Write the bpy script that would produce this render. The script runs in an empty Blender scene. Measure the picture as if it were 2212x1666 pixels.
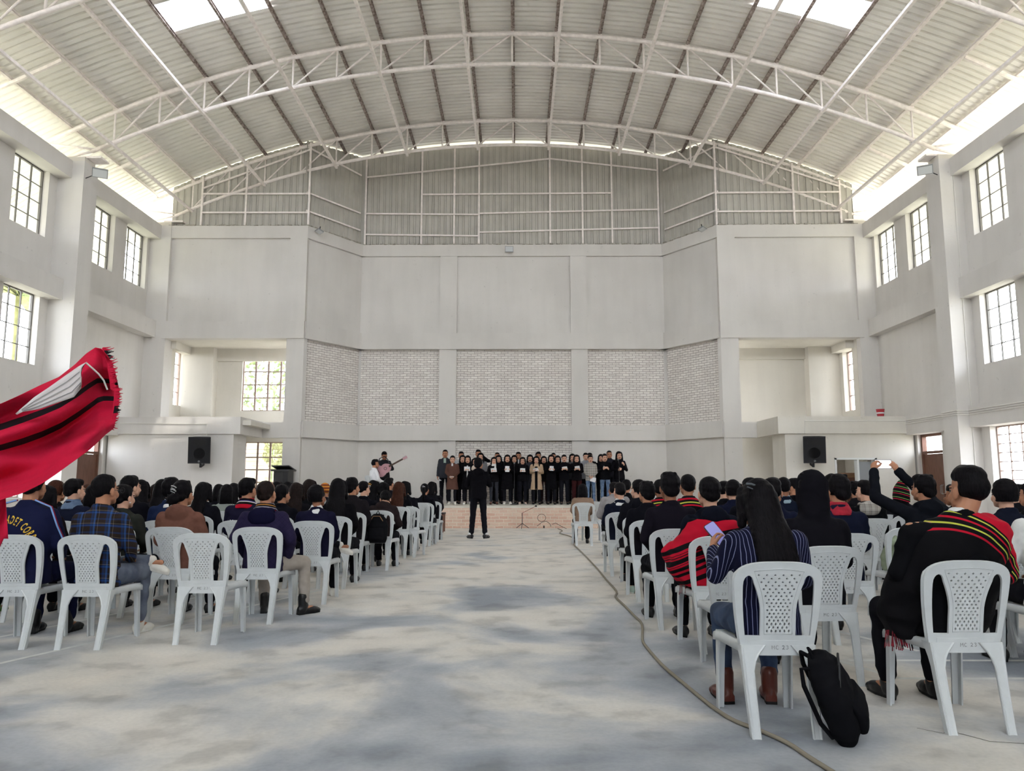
# Hall with an audience on white plastic chairs and a choir on a brick stage.
EXPOSURE = 1.55; SKY = 5.5; SUN = 2.0; SUNDIR = (-.2, .5, -.85)
LINES = [((-6.6, 5.42), (-3.62, 5.42)), ((-3.62, 5.42), (-2.2, 9.4)), ((-6.6, 5.84), (-4.1, 5.84)), ((-4.4, 5.84), (-2.9, 10.4)), ((2.45, 5.1), (7.6, 5.1)), ((2.35, 5.6), (7.6, 5.6)), ((2.45, 5.1), (2.0, 6.3)), ((3.0, 5.9), (2.3, 7.8))]
CRACKS = [[(2.05, 4.1), (2.14, 4.02), (2.2, 4.05), (2.3, 3.9), (2.5, 3.86), (2.9, 3.9), (3.5, 3.85)], [(1.4, 3.2), (1.9, 3.12), (2.4, 3.2), (2.7, 3.1)]]
import bpy, bmesh, math, random
from mathutils import Vector, Matrix, noise
random.seed(7)
S = bpy.context.scene
COL = S.collection
PI = math.pi

# ------------------------------------------------------------------ camera
F_PX = 1640.0
PITCH = math.atan((1043-833)/F_PX)
YAW = math.atan(11*math.cos(PITCH)/F_PX)
CAM_Z = 1.25
cd = bpy.data.cameras.new('camera'); cam = bpy.data.objects.new('camera', cd); COL.objects.link(cam)
cam.location = (0, 0, CAM_Z)
cam.rotation_euler = (PI/2+PITCH, 0, YAW)
cd.sensor_fit = 'HORIZONTAL'; cd.sensor_width = 36; cd.lens = F_PX*36/2212
cd.clip_start = 0.05; cd.clip_end = 400
S.camera = cam

# ------------------------------------------------------------------ light
S.view_settings.view_transform = 'Standard'; S.view_settings.look = 'None'
S.view_settings.gamma = 1; S.view_settings.use_curve_mapping = False
S.view_settings.exposure = EXPOSURE
w = bpy.data.worlds.new('world'); S.world = w; w.use_nodes = True
nt = w.node_tree; nt.nodes.clear()
o_ = nt.nodes.new('ShaderNodeOutputWorld'); bg = nt.nodes.new('ShaderNodeBackground')
tc = nt.nodes.new('ShaderNodeTexCoord'); sx = nt.nodes.new('ShaderNodeSeparateXYZ'); cr = nt.nodes.new('ShaderNodeValToRGB')
mr = nt.nodes.new('ShaderNodeMapRange'); mr.inputs[1].default_value = -1; mr.inputs[2].default_value = 1
nt.links.new(tc.outputs['Generated'], sx.inputs[0]); nt.links.new(sx.outputs[2], mr.inputs[0]); nt.links.new(mr.outputs[0], cr.inputs[0])
cr.color_ramp.elements[0].position = .49; cr.color_ramp.elements[0].color = (.40, .39, .38, 1)
cr.color_ramp.elements[1].position = .52; cr.color_ramp.elements[1].color = (.93, .97, 1.04, 1)
e = cr.color_ramp.elements.new(1.0); e.color = (.80, .90, 1.05, 1)
nt.links.new(cr.outputs[0], bg.inputs[0]); bg.inputs[1].default_value = SKY
nt.links.new(bg.outputs[0], o_.inputs[0])
sd = bpy.data.lights.new('sun', 'SUN'); sd.energy = SUN; sd.angle = math.radians(1.2); sd.color = (1, .95, .86)
sun = bpy.data.objects.new('sun', sd); COL.objects.link(sun); sun.location = (20, -20, 40)
sun.rotation_euler = Vector(SUNDIR).to_track_quat('-Z', 'Y').to_euler()
S.cycles.use_denoising = True
S.cycles.max_bounces = 8; S.cycles.diffuse_bounces = 5; S.cycles.glossy_bounces = 2
S.cycles.transmission_bounces = 3; S.cycles.transparent_max_bounces = 8
S.cycles.sample_clamp_indirect = 6; S.cycles.caustics_reflective = False; S.cycles.caustics_refractive = False
S.cycles.use_adaptive_sampling = True; S.cycles.adaptive_threshold = .03

# ------------------------------------------------------------------ materials
def srgb(c):
    if isinstance(c, str): c = [int(c[i:i+2], 16)/255 for i in (0, 2, 4)]
    return [x/12.92 if x <= .04045 else ((x+.055)/1.055)**2.4 for x in c]+[1]
MATS = {}
def mat(name, c, rough=.7, var=0, scale=6, spec=.3, bump=0, metal=0, c2=None, stretch=(1, 1, 1), detail=4):
    if name in MATS: return MATS[name]
    m = bpy.data.materials.new(name); m.use_nodes = True; t = m.node_tree; b = t.nodes['Principled BSDF']
    b.inputs['Roughness'].default_value = rough; b.inputs['Specular IOR Level'].default_value = spec; b.inputs['Metallic'].default_value = metal
    col = srgb(c); b.inputs['Base Color'].default_value = col
    if var or c2 or bump:
        g = t.nodes.new('ShaderNodeTexCoord'); mp = t.nodes.new('ShaderNodeMapping'); mp.inputs['Scale'].default_value = stretch
        t.links.new(g.outputs['Object'], mp.inputs[0])
        n = t.nodes.new('ShaderNodeTexNoise'); n.inputs['Scale'].default_value = scale; n.inputs['Detail'].default_value = detail
        t.links.new(mp.outputs[0], n.inputs[0])
        if var or c2:
            r = t.nodes.new('ShaderNodeValToRGB'); r.color_ramp.elements[0].position = .36; r.color_ramp.elements[1].position = .64
            if c2: a_, b_ = col, srgb(c2)
            else: a_ = [x*(1-var) for x in col[:3]]+[1]; b_ = [min(1, x*(1+var)) for x in col[:3]]+[1]
            r.color_ramp.elements[0].color = a_; r.color_ramp.elements[1].color = b_
            t.links.new(n.outputs[0], r.inputs[0]); t.links.new(r.outputs[0], b.inputs['Base Color'])
        if bump:
            bp = t.nodes.new('ShaderNodeBump'); bp.inputs['Strength'].default_value = bump; bp.inputs['Distance'].default_value = .02
            t.links.new(n.outputs[0], bp.inputs['Height']); t.links.new(bp.outputs[0], b.inputs['Normal'])
    MATS[name] = m; return m
def N(t, k, **kw):
    n = t.nodes.new(k)
    for a, v in kw.items():
        if a[0] == '_': n.inputs[int(a[1:])].default_value = v
        else: setattr(n, a, v)
    return n
def ramp(t, src, stops, fac=None):
    r = t.nodes.new('ShaderNodeValToRGB'); el = r.color_ramp.elements
    el[0].position, el[0].color = stops[0][0], stops[0][1]; el[1].position, el[1].color = stops[-1][0], stops[-1][1]
    for p, c in stops[1:-1]: x = el.new(p); x.color = c
    t.links.new(src, r.inputs[0]); return r.outputs[0]
def mixc(t, f, a, b, mode='MIX'):
    m = t.nodes.new('ShaderNodeMix'); m.data_type = 'RGBA'; m.blend_type = mode
    for s, v in ((m.inputs[0], f), (m.inputs[6], a), (m.inputs[7], b)):
        if hasattr(v, 'links'): t.links.new(v, s)
        else: s.default_value = v
    return m.outputs[2]
def base(name, rough=.8, spec=.25):
    m = bpy.data.materials.new(name); m.use_nodes = True; t = m.node_tree; b = t.nodes['Principled BSDF']
    b.inputs['Roughness'].default_value = rough; b.inputs['Specular IOR Level'].default_value = spec; MATS[name] = m
    return m, t, b
def grey(v): return (v, v, v, 1)
# plaster: white limewash with faint streaks and stains
def plaster(name, c, c2):
    m, t, b = base(name, .9, .15)
    g = N(t, 'ShaderNodeTexCoord')
    n1 = N(t, 'ShaderNodeTexNoise', _2=.55, _3=5); t.links.new(g.outputs['Object'], n1.inputs[0])
    mp = N(t, 'ShaderNodeMapping'); mp.inputs['Scale'].default_value = (3, 3, .35); t.links.new(g.outputs['Object'], mp.inputs[0])
    n2 = N(t, 'ShaderNodeTexNoise', _2=1.2, _3=5); t.links.new(mp.outputs[0], n2.inputs[0])
    a = ramp(t, n1.outputs[0], [(.35, srgb(c)), (.65, srgb(c2))])
    s = ramp(t, n2.outputs[0], [(.35, grey(.94)), (.6, grey(1))])
    col = mixc(t, .55, a, s, 'MULTIPLY')
    n3 = N(t, 'ShaderNodeTexNoise', _2=9, _3=6); t.links.new(g.outputs['Object'], n3.inputs[0])
    sp = ramp(t, n3.outputs[0], [(.25, grey(.72)), (.31, grey(1))])
    t.links.new(mixc(t, .5, col, sp, 'MULTIPLY'), b.inputs['Base Color'])
    bp = N(t, 'ShaderNodeBump', _0=.25); bp.inputs['Distance'].default_value = .01; t.links.new(n3.outputs[0], bp.inputs['Height']); t.links.new(bp.outputs[0], b.inputs['Normal'])
    return m
PLAS = plaster('plaster', 'd9d5d0', 'd0ccc7')
PLASC = plaster('plaster_cream', 'dbd6cc', 'd3cec4')
def bricks(name, c1, c2, mortar, bw=.225, rh=.075, ms=.01, dirt=.5, rot=0):
    m, t, b = base(name, .9, .15)
    uv = N(t, 'ShaderNodeUVMap'); g = N(t, 'ShaderNodeTexCoord')
    nz = N(t, 'ShaderNodeTexNoise', _2=5, _3=3); t.links.new(uv.outputs[0], nz.inputs[0])
    ad = N(t, 'ShaderNodeMixRGB', blend_type='ADD'); ad.inputs[0].default_value = .045
    t.links.new(uv.outputs[0], ad.inputs[1]); t.links.new(nz.outputs[1], ad.inputs[2])
    br = N(t, 'ShaderNodeTexBrick', offset=.5); t.links.new(ad.outputs[0], br.inputs[0])
    br.inputs['Scale'].default_value = 1; br.inputs['Brick Width'].default_value = bw; br.inputs['Row Height'].default_value = rh
    br.inputs['Mortar Size'].default_value = ms; br.inputs['Mortar Smooth'].default_value = .35
    br.inputs['Color1'].default_value = srgb(c1); br.inputs['Color2'].default_value = srgb(c2); br.inputs['Mortar'].default_value = srgb(mortar)
    n2 = N(t, 'ShaderNodeTexNoise', _2=2.2, _3=6); t.links.new(uv.outputs[0], n2.inputs[0])
    d = ramp(t, n2.outputs[0], [(.3, grey(.80)), (.68, grey(1.0))])
    t.links.new(mixc(t, dirt, br.outputs[0], d, 'MULTIPLY'), b.inputs['Base Color'])
    bp = N(t, 'ShaderNodeBump', _0=.8); bp.inputs['Distance'].default_value = .012; bp.invert = True
    t.links.new(br.outputs[1], bp.inputs['Height']); t.links.new(bp.outputs[0], b.inputs['Normal'])
    return m
BRW = bricks('brick_whitewashed', 'f0ebe5', 'e0d9d3', 'a9a19a', ms=.0075)
BRR = bricks('brick_stage', 'cfa996', 'dcc4b0', 'ded2bf', bw=.235, rh=.088, ms=.011, dirt=.7)
# floor
def floor_mat():
    m, t, b = base('concrete_floor', .62, .35)
    g = N(t, 'ShaderNodeTexCoord'); mp = N(t, 'ShaderNodeMapping'); mp.inputs['Scale'].default_value = (.8, .8, 1); t.links.new(g.outputs['Object'], mp.inputs[0])
    n1 = N(t, 'ShaderNodeTexNoise', _2=.8, _3=8); n1.inputs['Distortion'].default_value = .4; t.links.new(mp.outputs[0], n1.inputs[0])
    n2 = N(t, 'ShaderNodeTexNoise', _2=3.1, _3=9); t.links.new(mp.outputs[0], n2.inputs[0])
    n3 = N(t, 'ShaderNodeTexNoise', _2=38, _3=4); t.links.new(g.outputs['Object'], n3.inputs[0])
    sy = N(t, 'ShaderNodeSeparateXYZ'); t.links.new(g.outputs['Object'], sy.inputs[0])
    dust_light = N(t, 'ShaderNodeMapRange', _1=2.5, _2=13.0, _3=-.13, _4=.07); t.links.new(sy.outputs[1], dust_light.inputs[0])   # dusty cream and bare blue-grey spread, far floor's brighter light painted in
    ad = N(t, 'ShaderNodeMath', operation='ADD'); t.links.new(n1.outputs[0], ad.inputs[0]); t.links.new(dust_light.outputs[0], ad.inputs[1])
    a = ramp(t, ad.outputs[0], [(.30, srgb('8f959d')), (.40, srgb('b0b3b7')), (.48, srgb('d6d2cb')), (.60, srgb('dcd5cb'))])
    bb = ramp(t, n2.outputs[0], [(.36, grey(.60)), (.46, grey(.90)), (.66, grey(1.06))])
    c = mixc(t, .75, a, bb, 'MULTIPLY')
    d = ramp(t, n3.outputs[0], [(.3, grey(.86)), (.6, grey(1.0))])
    t.links.new(mixc(t, .6, c, d, 'MULTIPLY'), b.inputs['Base Color'])
    bp = N(t, 'ShaderNodeBump', _0=.12); bp.inputs['Distance'].default_value = .01; t.links.new(n2.outputs[0], bp.inputs['Height']); t.links.new(bp.outputs[0], b.inputs['Normal'])
    rr = ramp(t, n2.outputs[0], [(.3, grey(.5)), (.7, grey(.72))]); t.links.new(rr, b.inputs['Roughness'])
    return m
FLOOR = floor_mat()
ROOFM = mat('roof_sheet', 'efece6', .45, var=.05, scale=1.2, spec=.4)
SHEETM = mat('gable_sheet', 'b9b6ae', .5, var=.06, scale=2, spec=.4)
STEEL = mat('painted_steel', 'f6eeea', .5, var=.07, scale=9, spec=.4)
RUST = mat('rusty_purlin', '75675f', .7, c2='b3a6a0', scale=14, stretch=(1, 1, 1))
FRAMEM = mat('window_frame', 'a38f86', .55, spec=.3)
DARKBAR = mat('window_bar_dark', '6d6a66', .5)
WOOD = mat('door_wood', '6f4d3f', .5, var=.14, scale=5, stretch=(6, 6, .8))
BLACK = mat('black_plastic', '17171a', .5, spec=.4)
GREYM = mat('grey_metal', '8b8d8f', .4, spec=.5)
WHITEM = mat('white_metal', 'd9dad8', .4, spec=.4)
LAMPGL = mat('lamp_glass', 'cfd2d4', .2, spec=.6)
PAINTL = mat('line_paint', 'cfd0cc', .7, var=.08, scale=10)
CEM = mat('rough_cement', 'a49f94', .95, var=.2, scale=18, bump=.5)
PIPEW = mat('white_conduit', 'dedbd4', .5)
def glass_mat(name, tint=(.96, .98, 1, 1), fac=.08):
    m = bpy.data.materials.new(name); m.use_nodes = True; t = m.node_tree; t.nodes.clear()
    o = N(t, 'ShaderNodeOutputMaterial'); a = N(t, 'ShaderNodeBsdfTransparent'); a.inputs[0].default_value = tint
    g = N(t, 'ShaderNodeBsdfGlossy'); g.inputs['Roughness'].default_value = .05; x = N(t, 'ShaderNodeMixShader'); x.inputs[0].default_value = fac
    t.links.new(a.outputs[0], x.inputs[1]); t.links.new(g.outputs[0], x.inputs[2]); t.links.new(x.outputs[0], o.inputs[0]); return m
GLASS = glass_mat('window_glass')
def transl_mat():
    m = bpy.data.materials.new('translucent_sheet'); m.use_nodes = True; t = m.node_tree; t.nodes.clear()
    o = N(t, 'ShaderNodeOutputMaterial'); a = N(t, 'ShaderNodeBsdfTranslucent'); a.inputs[0].default_value = (.9, .92, .95, 1)
    g = N(t, 'ShaderNodeBsdfTransparent'); x = N(t, 'ShaderNodeMixShader'); x.inputs[0].default_value = .5
    t.links.new(a.outputs[0], x.inputs[1]); t.links.new(g.outputs[0], x.inputs[2]); t.links.new(x.outputs[0], o.inputs[0]); return m
TRANSL = transl_mat()

# ------------------------------------------------------------------ mesh helpers
def link(o, parent=None):
    COL.objects.link(o)
    if parent: o.parent = parent
    return o
def tag(o, label=None, cat=None, group=None, kind=None):
    if label: o['label'] = label
    if cat: o['category'] = cat
    if group: o['group'] = group
    if kind: o['kind'] = kind
    return o
def empty(name, loc=(0, 0, 0), rz=0, label=None, cat=None, group=None):
    o = bpy.data.objects.new(name, None); o.location = loc; o.rotation_euler = (0, 0, rz); o.empty_display_size = .1
    link(o); return tag(o, label, cat, group)
def children(o): return [c for c in ALLCH.get(o.name, [])]
ALLCH = {}
class MB:
    def __init__(s): s.v = []; s.f = []; s.m = []; s.uv = {}; s.mi = 0
    def quad(s, *idx): s.f.append(tuple(idx)); s.m.append(s.mi)
    def add(s, pts): n = len(s.v); s.v += [tuple(p) for p in pts]; return n
    def box(s, x0, y0, z0, x1, y1, z1):
        n = s.add([(x, y, z) for x in (x0, x1) for y in (y0, y1) for z in (z0, z1)])
        for q in ((0, 1, 3, 2), (4, 6, 7, 5), (0, 4, 5, 1), (2, 3, 7, 6), (0, 2, 6, 4), (1, 5, 7, 3)): s.quad(*[n+i for i in q])
        return s
    def obox(s, c, ux, uy, uz, hx, hy, hz):
        c = Vector(c); ux, uy, uz = Vector(ux)*hx, Vector(uy)*hy, Vector(uz)*hz
        n = s.add([c+ux*a+uy*b+uz*d for a in (-1, 1) for b in (-1, 1) for d in (-1, 1)])
        for q in ((0, 1, 3, 2), (4, 6, 7, 5), (0, 4, 5, 1), (2, 3, 7, 6), (0, 2, 6, 4), (1, 5, 7, 3)): s.quad(*[n+i for i in q])
        return s
    def bar(s, p, q, w, h=None, up=(0, 0, 1)):
        p, q = Vector(p), Vector(q); d = (q-p); L = d.length; d.normalize(); u = Vector(up)
        if abs(d.dot(u)) > .98: u = Vector((0, 1, 0))
        a = d.cross(u).normalized(); b = a.cross(d).normalized(); h = h or w
        return s.obox((p+q)/2, d, a, b, L/2, w/2, h/2)
    def tube(s, pts, r, n=8, cap=True):
        pts = [Vector(p) for p in pts]; rr = r if isinstance(r, (list, tuple)) else [r]*len(pts)
        rings = []; a = None
        for i, p in enumerate(pts):
            d = (pts[min(i+1, len(pts)-1)]-pts[max(i-1, 0)]).normalized()
            if a is None:
                a = d.orthogonal().normalized()
            a = (a-d*a.dot(d)).normalized(); b = d.cross(a)
            rings.append(s.add([p+(a*math.cos(2*PI*k/n)+b*math.sin(2*PI*k/n))*rr[i] for k in range(n)]))
        for i in range(len(pts)-1):
            for k in range(n): s.quad(rings[i]+k, rings[i]+(k+1) % n, rings[i+1]+(k+1) % n, rings[i+1]+k)
        if cap: s.quad(*[rings[0]+k for k in reversed(range(n))]); s.quad(*[rings[-1]+k for k in range(n)])
        return s
    def lathe(s, prof, c=(0, 0, 0), n=16):
        R = []
        for r, z in prof: R.append(s.add([(c[0]+r*math.cos(2*PI*k/n), c[1]+r*math.sin(2*PI*k/n), c[2]+z) for k in range(n)]))
        for i in range(len(R)-1):
            for k in range(n): s.quad(R[i]+k, R[i]+(k+1) % n, R[i+1]+(k+1) % n, R[i+1]+k)
        s.quad(*[R[0]+k for k in reversed(range(n))]); s.quad(*[R[-1]+k for k in range(n)]); return s
    def prism(s, poly, h, M=None):
        M = M or Matrix.Identity(4); n = len(poly)
        a = s.add([M @ Vector((x, y, 0)) for x, y in poly]); b = s.add([M @ Vector((x, y, h)) for x, y in poly])
        s.quad(*[a+i for i in reversed(range(n))]); s.quad(*[b+i for i in range(n)])
        for i in range(n): s.quad(a+i, a+(i+1) % n, b+(i+1) % n, b+i)
        return s
    def grid(s, xs, ys, zs, fill):
        xs, ys, zs = sorted(set(xs)), sorted(set(ys)), sorted(set(zs)); cell = {}
        nx, ny, nz = len(xs)-1, len(ys)-1, len(zs)-1
        for i in range(nx):
            for j in range(ny):
                for k in range(nz):
                    if fill((xs[i]+xs[i+1])/2, (ys[j]+ys[j+1])/2, (zs[k]+zs[k+1])/2): cell[i, j, k] = 1
        idx = {}
        def V(i, j, k):
            if (i, j, k) not in idx: idx[i, j, k] = s.add([(xs[i], ys[j], zs[k])])
            return idx[i, j, k]
        for (i, j, k) in cell:
            for d, q in (((-1, 0, 0), ((0, 0, 0), (0, 0, 1), (0, 1, 1), (0, 1, 0))), ((1, 0, 0), ((1, 0, 0), (1, 1, 0), (1, 1, 1), (1, 0, 1))),
                         ((0, -1, 0), ((0, 0, 0), (1, 0, 0), (1, 0, 1), (0, 0, 1))), ((0, 1, 0), ((0, 1, 0), (0, 1, 1), (1, 1, 1), (1, 1, 0))),
                         ((0, 0, -1), ((0, 0, 0), (0, 1, 0), (1, 1, 0), (1, 0, 0))), ((0, 0, 1), ((0, 0, 1), (1, 0, 1), (1, 1, 1), (0, 1, 1)))):
                if (i+d[0], j+d[1], k+d[2]) not in cell: s.quad(*[V(i+a, j+b, k+c) for a, b, c in q])
        return s
    def build(s, name, m, parent=None, smooth=False, loc=None):
        me = bpy.data.meshes.new(name); me.from_pydata(s.v, [], s.f)
        ms = m if isinstance(m, (list, tuple)) else [m]
        for x in ms: me.materials.append(x)
        if len(ms) > 1: me.polygons.foreach_set('material_index', s.m)
        if s.uv:
            u = me.uv_layers.new(name='UVMap')
            for p in me.polygons:
                for li in p.loop_indices: u.data[li].uv = s.uv.get(me.loops[li].vertex_index, (0, 0))
        if smooth: me.polygons.foreach_set('use_smooth', [True]*len(me.polygons))
        me.update()
        o = bpy.data.objects.new(name, me)
        if loc: o.location = loc
        return link(o, parent)
def union(boxes):
    xs = [v for b in boxes for v in (b[0], b[3])]; ys = [v for b in boxes for v in (b[1], b[4])]; zs = [v for b in boxes for v in (b[2], b[5])]
    return MB().grid(xs, ys, zs, lambda x, y, z: any(b[0] < x < b[3] and b[1] < y < b[4] and b[2] < z < b[5] for b in boxes))
def struct(o): o['kind'] = 'structure'; return o
def ordn(i): return ['first', 'second', 'third', 'fourth', 'fifth', 'sixth', 'seventh', 'eighth', 'ninth', 'tenth', 'eleventh', 'twelfth'][i]

# ------------------------------------------------------------------ room shell
ZT, ZB = 9.27, 8.82
Y_END = -7.5
BAYS = [22.95-4.82*k for k in range(0, 7)]      # near faces of the columns
LW = dict(wall=-11.5, out=-11.75, beam=-11.15, col=-10.85)
RW = dict(wall=11.05, out=11.3, beam=10.78, col=10.51)
WIN_UP = [(.95, 2.2), (2.95, 4.2)]    # offsets beyond a column's near face (towards the stage: +)
def side_wall(name, W, sg):
    xs = [W['wall'], W['out'], W['beam'], W['col']]; ys = [Y_END-.3, 22.95, 23.5]; zs = [0, .9, 2.08, 2.56, 3.08, 4.03, 5.70, 5.75, 6.21, 7.18, ZB, 8.86, ZT]
    op = []; cols = []
    for k in range(1, 7):
        c0 = BAYS[k]; cols.append((c0, c0+.62)); ys += [c0, c0+.62]
        a, b = c0+.62, BAYS[k-1]
        for (u, v) in ((c0+.62+.9, c0+.62+2.15), (b-1.4, b-.15)) if k == 1 else ((c0+.62+.55, c0+.62+1.85), (b-1.62, b-.32)):
            ys += [u, v]; op.append((u, v, 7.18, 8.86)) if k < 5 else None
            if k == 2: op.append((u, v, 4.03, 5.75)); op.append((u, v, .9, 2.56))
        if k == 1: op.append((19.85, 21.05, 0, 2.56)); ys += [19.85, 21.05]; op.append((19.0, 19.5, .9, 2.56)) if sg < 0 else None; ys += [19.0, 19.5]
    beams = ((ZB, ZT), (5.70, 6.21), (2.56, 3.08))
    lo, hi = min(W['wall'], W['out']), max(W['wall'], W['out'])
    def fill(x, y, z):
        ax = abs(x)
        if lo < x < hi:
            return not any(u < y < v and p < z < q for u, v, p, q in op)
        if ax > max(abs(W['wall']), abs(W['out'])): return False
        incol = any(a < y < b for a, b in cols) or y > 22.95
        if incol: return True
        if ax > abs(W['beam']): return any(a < z < b for a, b in beams) and y < 23
        return False
    mb = MB().grid(xs, ys, zs, fill)
    o = mb.build(name, PLAS); struct(o)
    return op
opL = side_wall('wall_left', LW, -1)
opR = side_wall('wall_right', RW, 1)
# column heads above the beams (chamfered) are part of each wall
for nm, W, sg in (('wall_left', LW, -1), ('wall_right', RW, 1)):
    for k in range(0, 5):
        c0 = BAYS[k]; x0, x1 = sorted((W['wall'], W['col'])); MB().box(x0+.02, c0+.03, ZT+.001, x1-.02, c0+.5, ZT+.12).build('column_head', PLASC, bpy.data.objects[nm])
# windows of the side walls
WCOUNT = [0]
def banded(lo, hi, n): return [lo+(hi-lo)*i/n for i in range(1, n)]
def window(axis, pos, a0, a1, z0, z1, nv, hz, frame=FRAMEM, thick=.05, fw=.035, mull=None, mw=.014):
    """axis 'x': pane lies at x=pos spanning y a0..a1; axis 'y': pane at y=pos spanning x a0..a1"""
    WCOUNT[0] += 1
    def P(a, z, d=0): return (pos+d, a, z) if axis == 'x' else (a, pos+d, z)
    r = MB(); t = thick/2
    def strip(mb, a, b, c, d, th):
        p, q = P(a, c, -th), P(b, d, th); mb.box(*[min(p[i], q[i]) for i in range(3)], *[max(p[i], q[i]) for i in range(3)])
    strip(r, a0, a0+fw, z0, z1, t); strip(r, a1-fw, a1, z0, z1, t); strip(r, a0+fw, a1-fw, z0, z0+fw, t); strip(r, a0+fw, a1-fw, z1-fw, z1, t)
    root = r.build('window_%d' % WCOUNT[0], frame); struct(root)
    g = MB()
    for a in (banded(a0, a1, nv) if mull is None else mull): strip(g, a-mw, a+mw, z0+fw, z1-fw, .016)
    for z in hz: strip(g, a0+fw, a1-fw, z-mw*.65, z+mw*.65, .012)
    g.build('glazing_bars', frame, root)
    g = MB(); n = g.add([P(a0+fw, z0+fw), P(a1-fw, z0+fw), P(a1-fw, z1-fw), P(a0+fw, z1-fw)]); g.quad(n, n+1, n+2, n+3)
    g.build('pane', GLASS, root)
    return root
for W, op in ((LW, opL), (RW, opR)):
    px = (W['out']*.7+W['wall']*.3)
    for (u, v, p, q) in op:
        if u < 2 or p == 0: continue
        if p > 7: window('x', px, u, v, p, q, 3, banded(p, q, 4), DARKBAR)
        elif p > 4: window('x', px, u, v, p, q, 3, banded(p, q, 4), DARKBAR)
        else: window('x', px, u, v, p, q, 3, banded(p, q, 8), FRAMEM)
# side doors: wooden leaf, frame and a top light
def side_door(W, n, sg):
    x = W['out']*.6+W['wall']*.4; a, b = 19.85, 21.05
    f = MB(); f.box(x-.06, a, 0, x+.06, a+.07, 2.56).box(x-.06, b-.07, 0, x+.06, b, 2.56).box(x-.06, a+.07, 2.49, x+.06, b-.07, 2.56).box(x-.06, a+.07, 2.03, x+.06, b-.07, 2.10)
    r = f.build('door_%d' % n, WOOD); struct(r)
    l = MB(); l.box(x-.03, a+.08, .02, x+.03, b-.08, 2.02)
    for s in (-1, 1):
        for z0, z1 in ((.2, .95), (1.1, 1.85)): l.box(x+s*.03-.008, a+.2, z0, x+s*.03+.008, b-.2, z1)
    leaf = l.build('leaf', WOOD, r)
    h = MB(); xi = x-sg*.07
    for k in (0, 1): h.tube([(xi, a+.2+.07*k, .95), (xi-sg*.05, a+.2+.07*k, .98), (xi-sg*.05, a+.2+.07*k, 1.17), (xi, a+.2+.07*k, 1.2)], .009, 6)
    h.build('handle', GREYM, leaf)
    g = MB(); n0 = g.add([(x, a+.07, 2.1), (x, b-.07, 2.1), (x, b-.07, 2.49), (x, a+.07, 2.49)]); g.quad(n0, n0+1, n0+2, n0+3); g.build('pane', GLASS, r)
side_door(LW, 1, -1); side_door(RW, 2, 1)

# floor
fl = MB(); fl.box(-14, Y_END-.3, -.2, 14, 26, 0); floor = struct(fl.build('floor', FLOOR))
def stripe(mb, p, q, w=.05):
    p, q = Vector((*p, 0)), Vector((*q, 0)); d = (q-p).normalized(); n = Vector((-d.y, d.x, 0))*w/2
    i = mb.add([p-n+Vector((0, 0, .0015)), q-n+Vector((0, 0, .0015)), q+n+Vector((0, 0, .0015)), p+n+Vector((0, 0, .0015))]); mb.quad(i, i+1, i+2, i+3)
ml = MB()
for p, q in LINES: stripe(ml, p, q)
ml.build('painted_line', PAINTL, floor)
# cracks in the slab
ck = MB(); 
for pts in CRACKS:
    pts = [Vector((*p, .0012)) for p in pts]
    for a, b in zip(pts, pts[1:]):
        d = (b-a).normalized(); n = Vector((-d.y, d.x, 0))*.003; i = ck.add([a-n, b-n, b+n, a+n]); ck.quad(i, i+1, i+2, i+3)
ck.build('crack', mat('crack_dark', '6b6962', .9), floor)

# front wall: frame of columns and bands with recessed infill
PL = [(-10.95, 22.98), (-6.56, 23.0), (-5.22, 24.95), (4.9, 24.95), (6.25, 23.0), (10.62, 22.95)]
ZM0, ZM1, ZL0, ZL1 = 5.66, 6.2, 2.62, 3.12
fw_ = MB(); brk = MB()
def seg(i):
    p, q = Vector((*PL[i], 0)), Vector((*PL[i+1], 0)); d = (q-p); L = d.length; d.normalize(); n = Vector((-d.y, d.x, 0)); return p, d, n, L
def segbox(mb, i, s0, s1, z0, z1, f, b_):
    p, d, n, L = seg(i)
    s0 -= .12 if s0 == 0 and i in (2, 3) else 0; s1 += .12 if s1 == L and i in (1, 2) else 0; c = p+d*(s0+s1)/2+n*(f+b_)/2+Vector((0, 0, (z0+z1)/2)); mb.obox(c, d, n, (0, 0, 1), (s1-s0)/2, (b_-f)/2, (z1-z0)/2)
def segbrick(i, s0, s1, z0, z1, dep=.13):
    p, d, n, L = seg(i); k = brk.add([p+d*s+n*dep+Vector((0, 0, z)) for s, z in ((s0, z0), (s1, z0), (s1, z1), (s0, z1))])
    for j, (s, z) in enumerate(((s0, z0), (s1, z0), (s1, z1), (s0, z1))): brk.uv[k+j] = (s+i*3.1, z)
    brk.quad(k, k+1, k+2, k+3)
colsC = [(-2.59+5.22, -2.02+5.22), (1.80+5.22, 2.35+5.22)]
for i in range(5):
    L = seg(i)[3]
    segbox(fw_, i, 0, L, 8.87, ZT, 0, .25); segbox(fw_, i, 0, L, ZM0, ZM1, -.07, .25)
    if i in (1, 2, 3): segbox(fw_, i, 0, L, ZL0, ZL1, -.07, .25)
    segbox(fw_, i, 0, L, ZM1, 8.87, .09, .25)
    if i in (1, 2, 3): segbox(fw_, i, 0, L, 0, ZM0, .14, .25)
for a, b in colsC: segbox(fw_, 2, a, b, 0, 8.865, 0, .24)
for vx, vy in PL[1:5]: fw_.box(vx-.2 if vx < 0 else vx-.01, vy+.16, 0.01, vx+.01 if vx < 0 else vx+.2, vy+.4, ZT-.02)
for vx, vy in (PL[2], PL[3]):
    fw_.prism([(vx-.35, vy+.2), (vx+.35, vy+.2), (vx+.45, vy+.5), (vx-.45, vy+.5)], ZT-.03)
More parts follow.
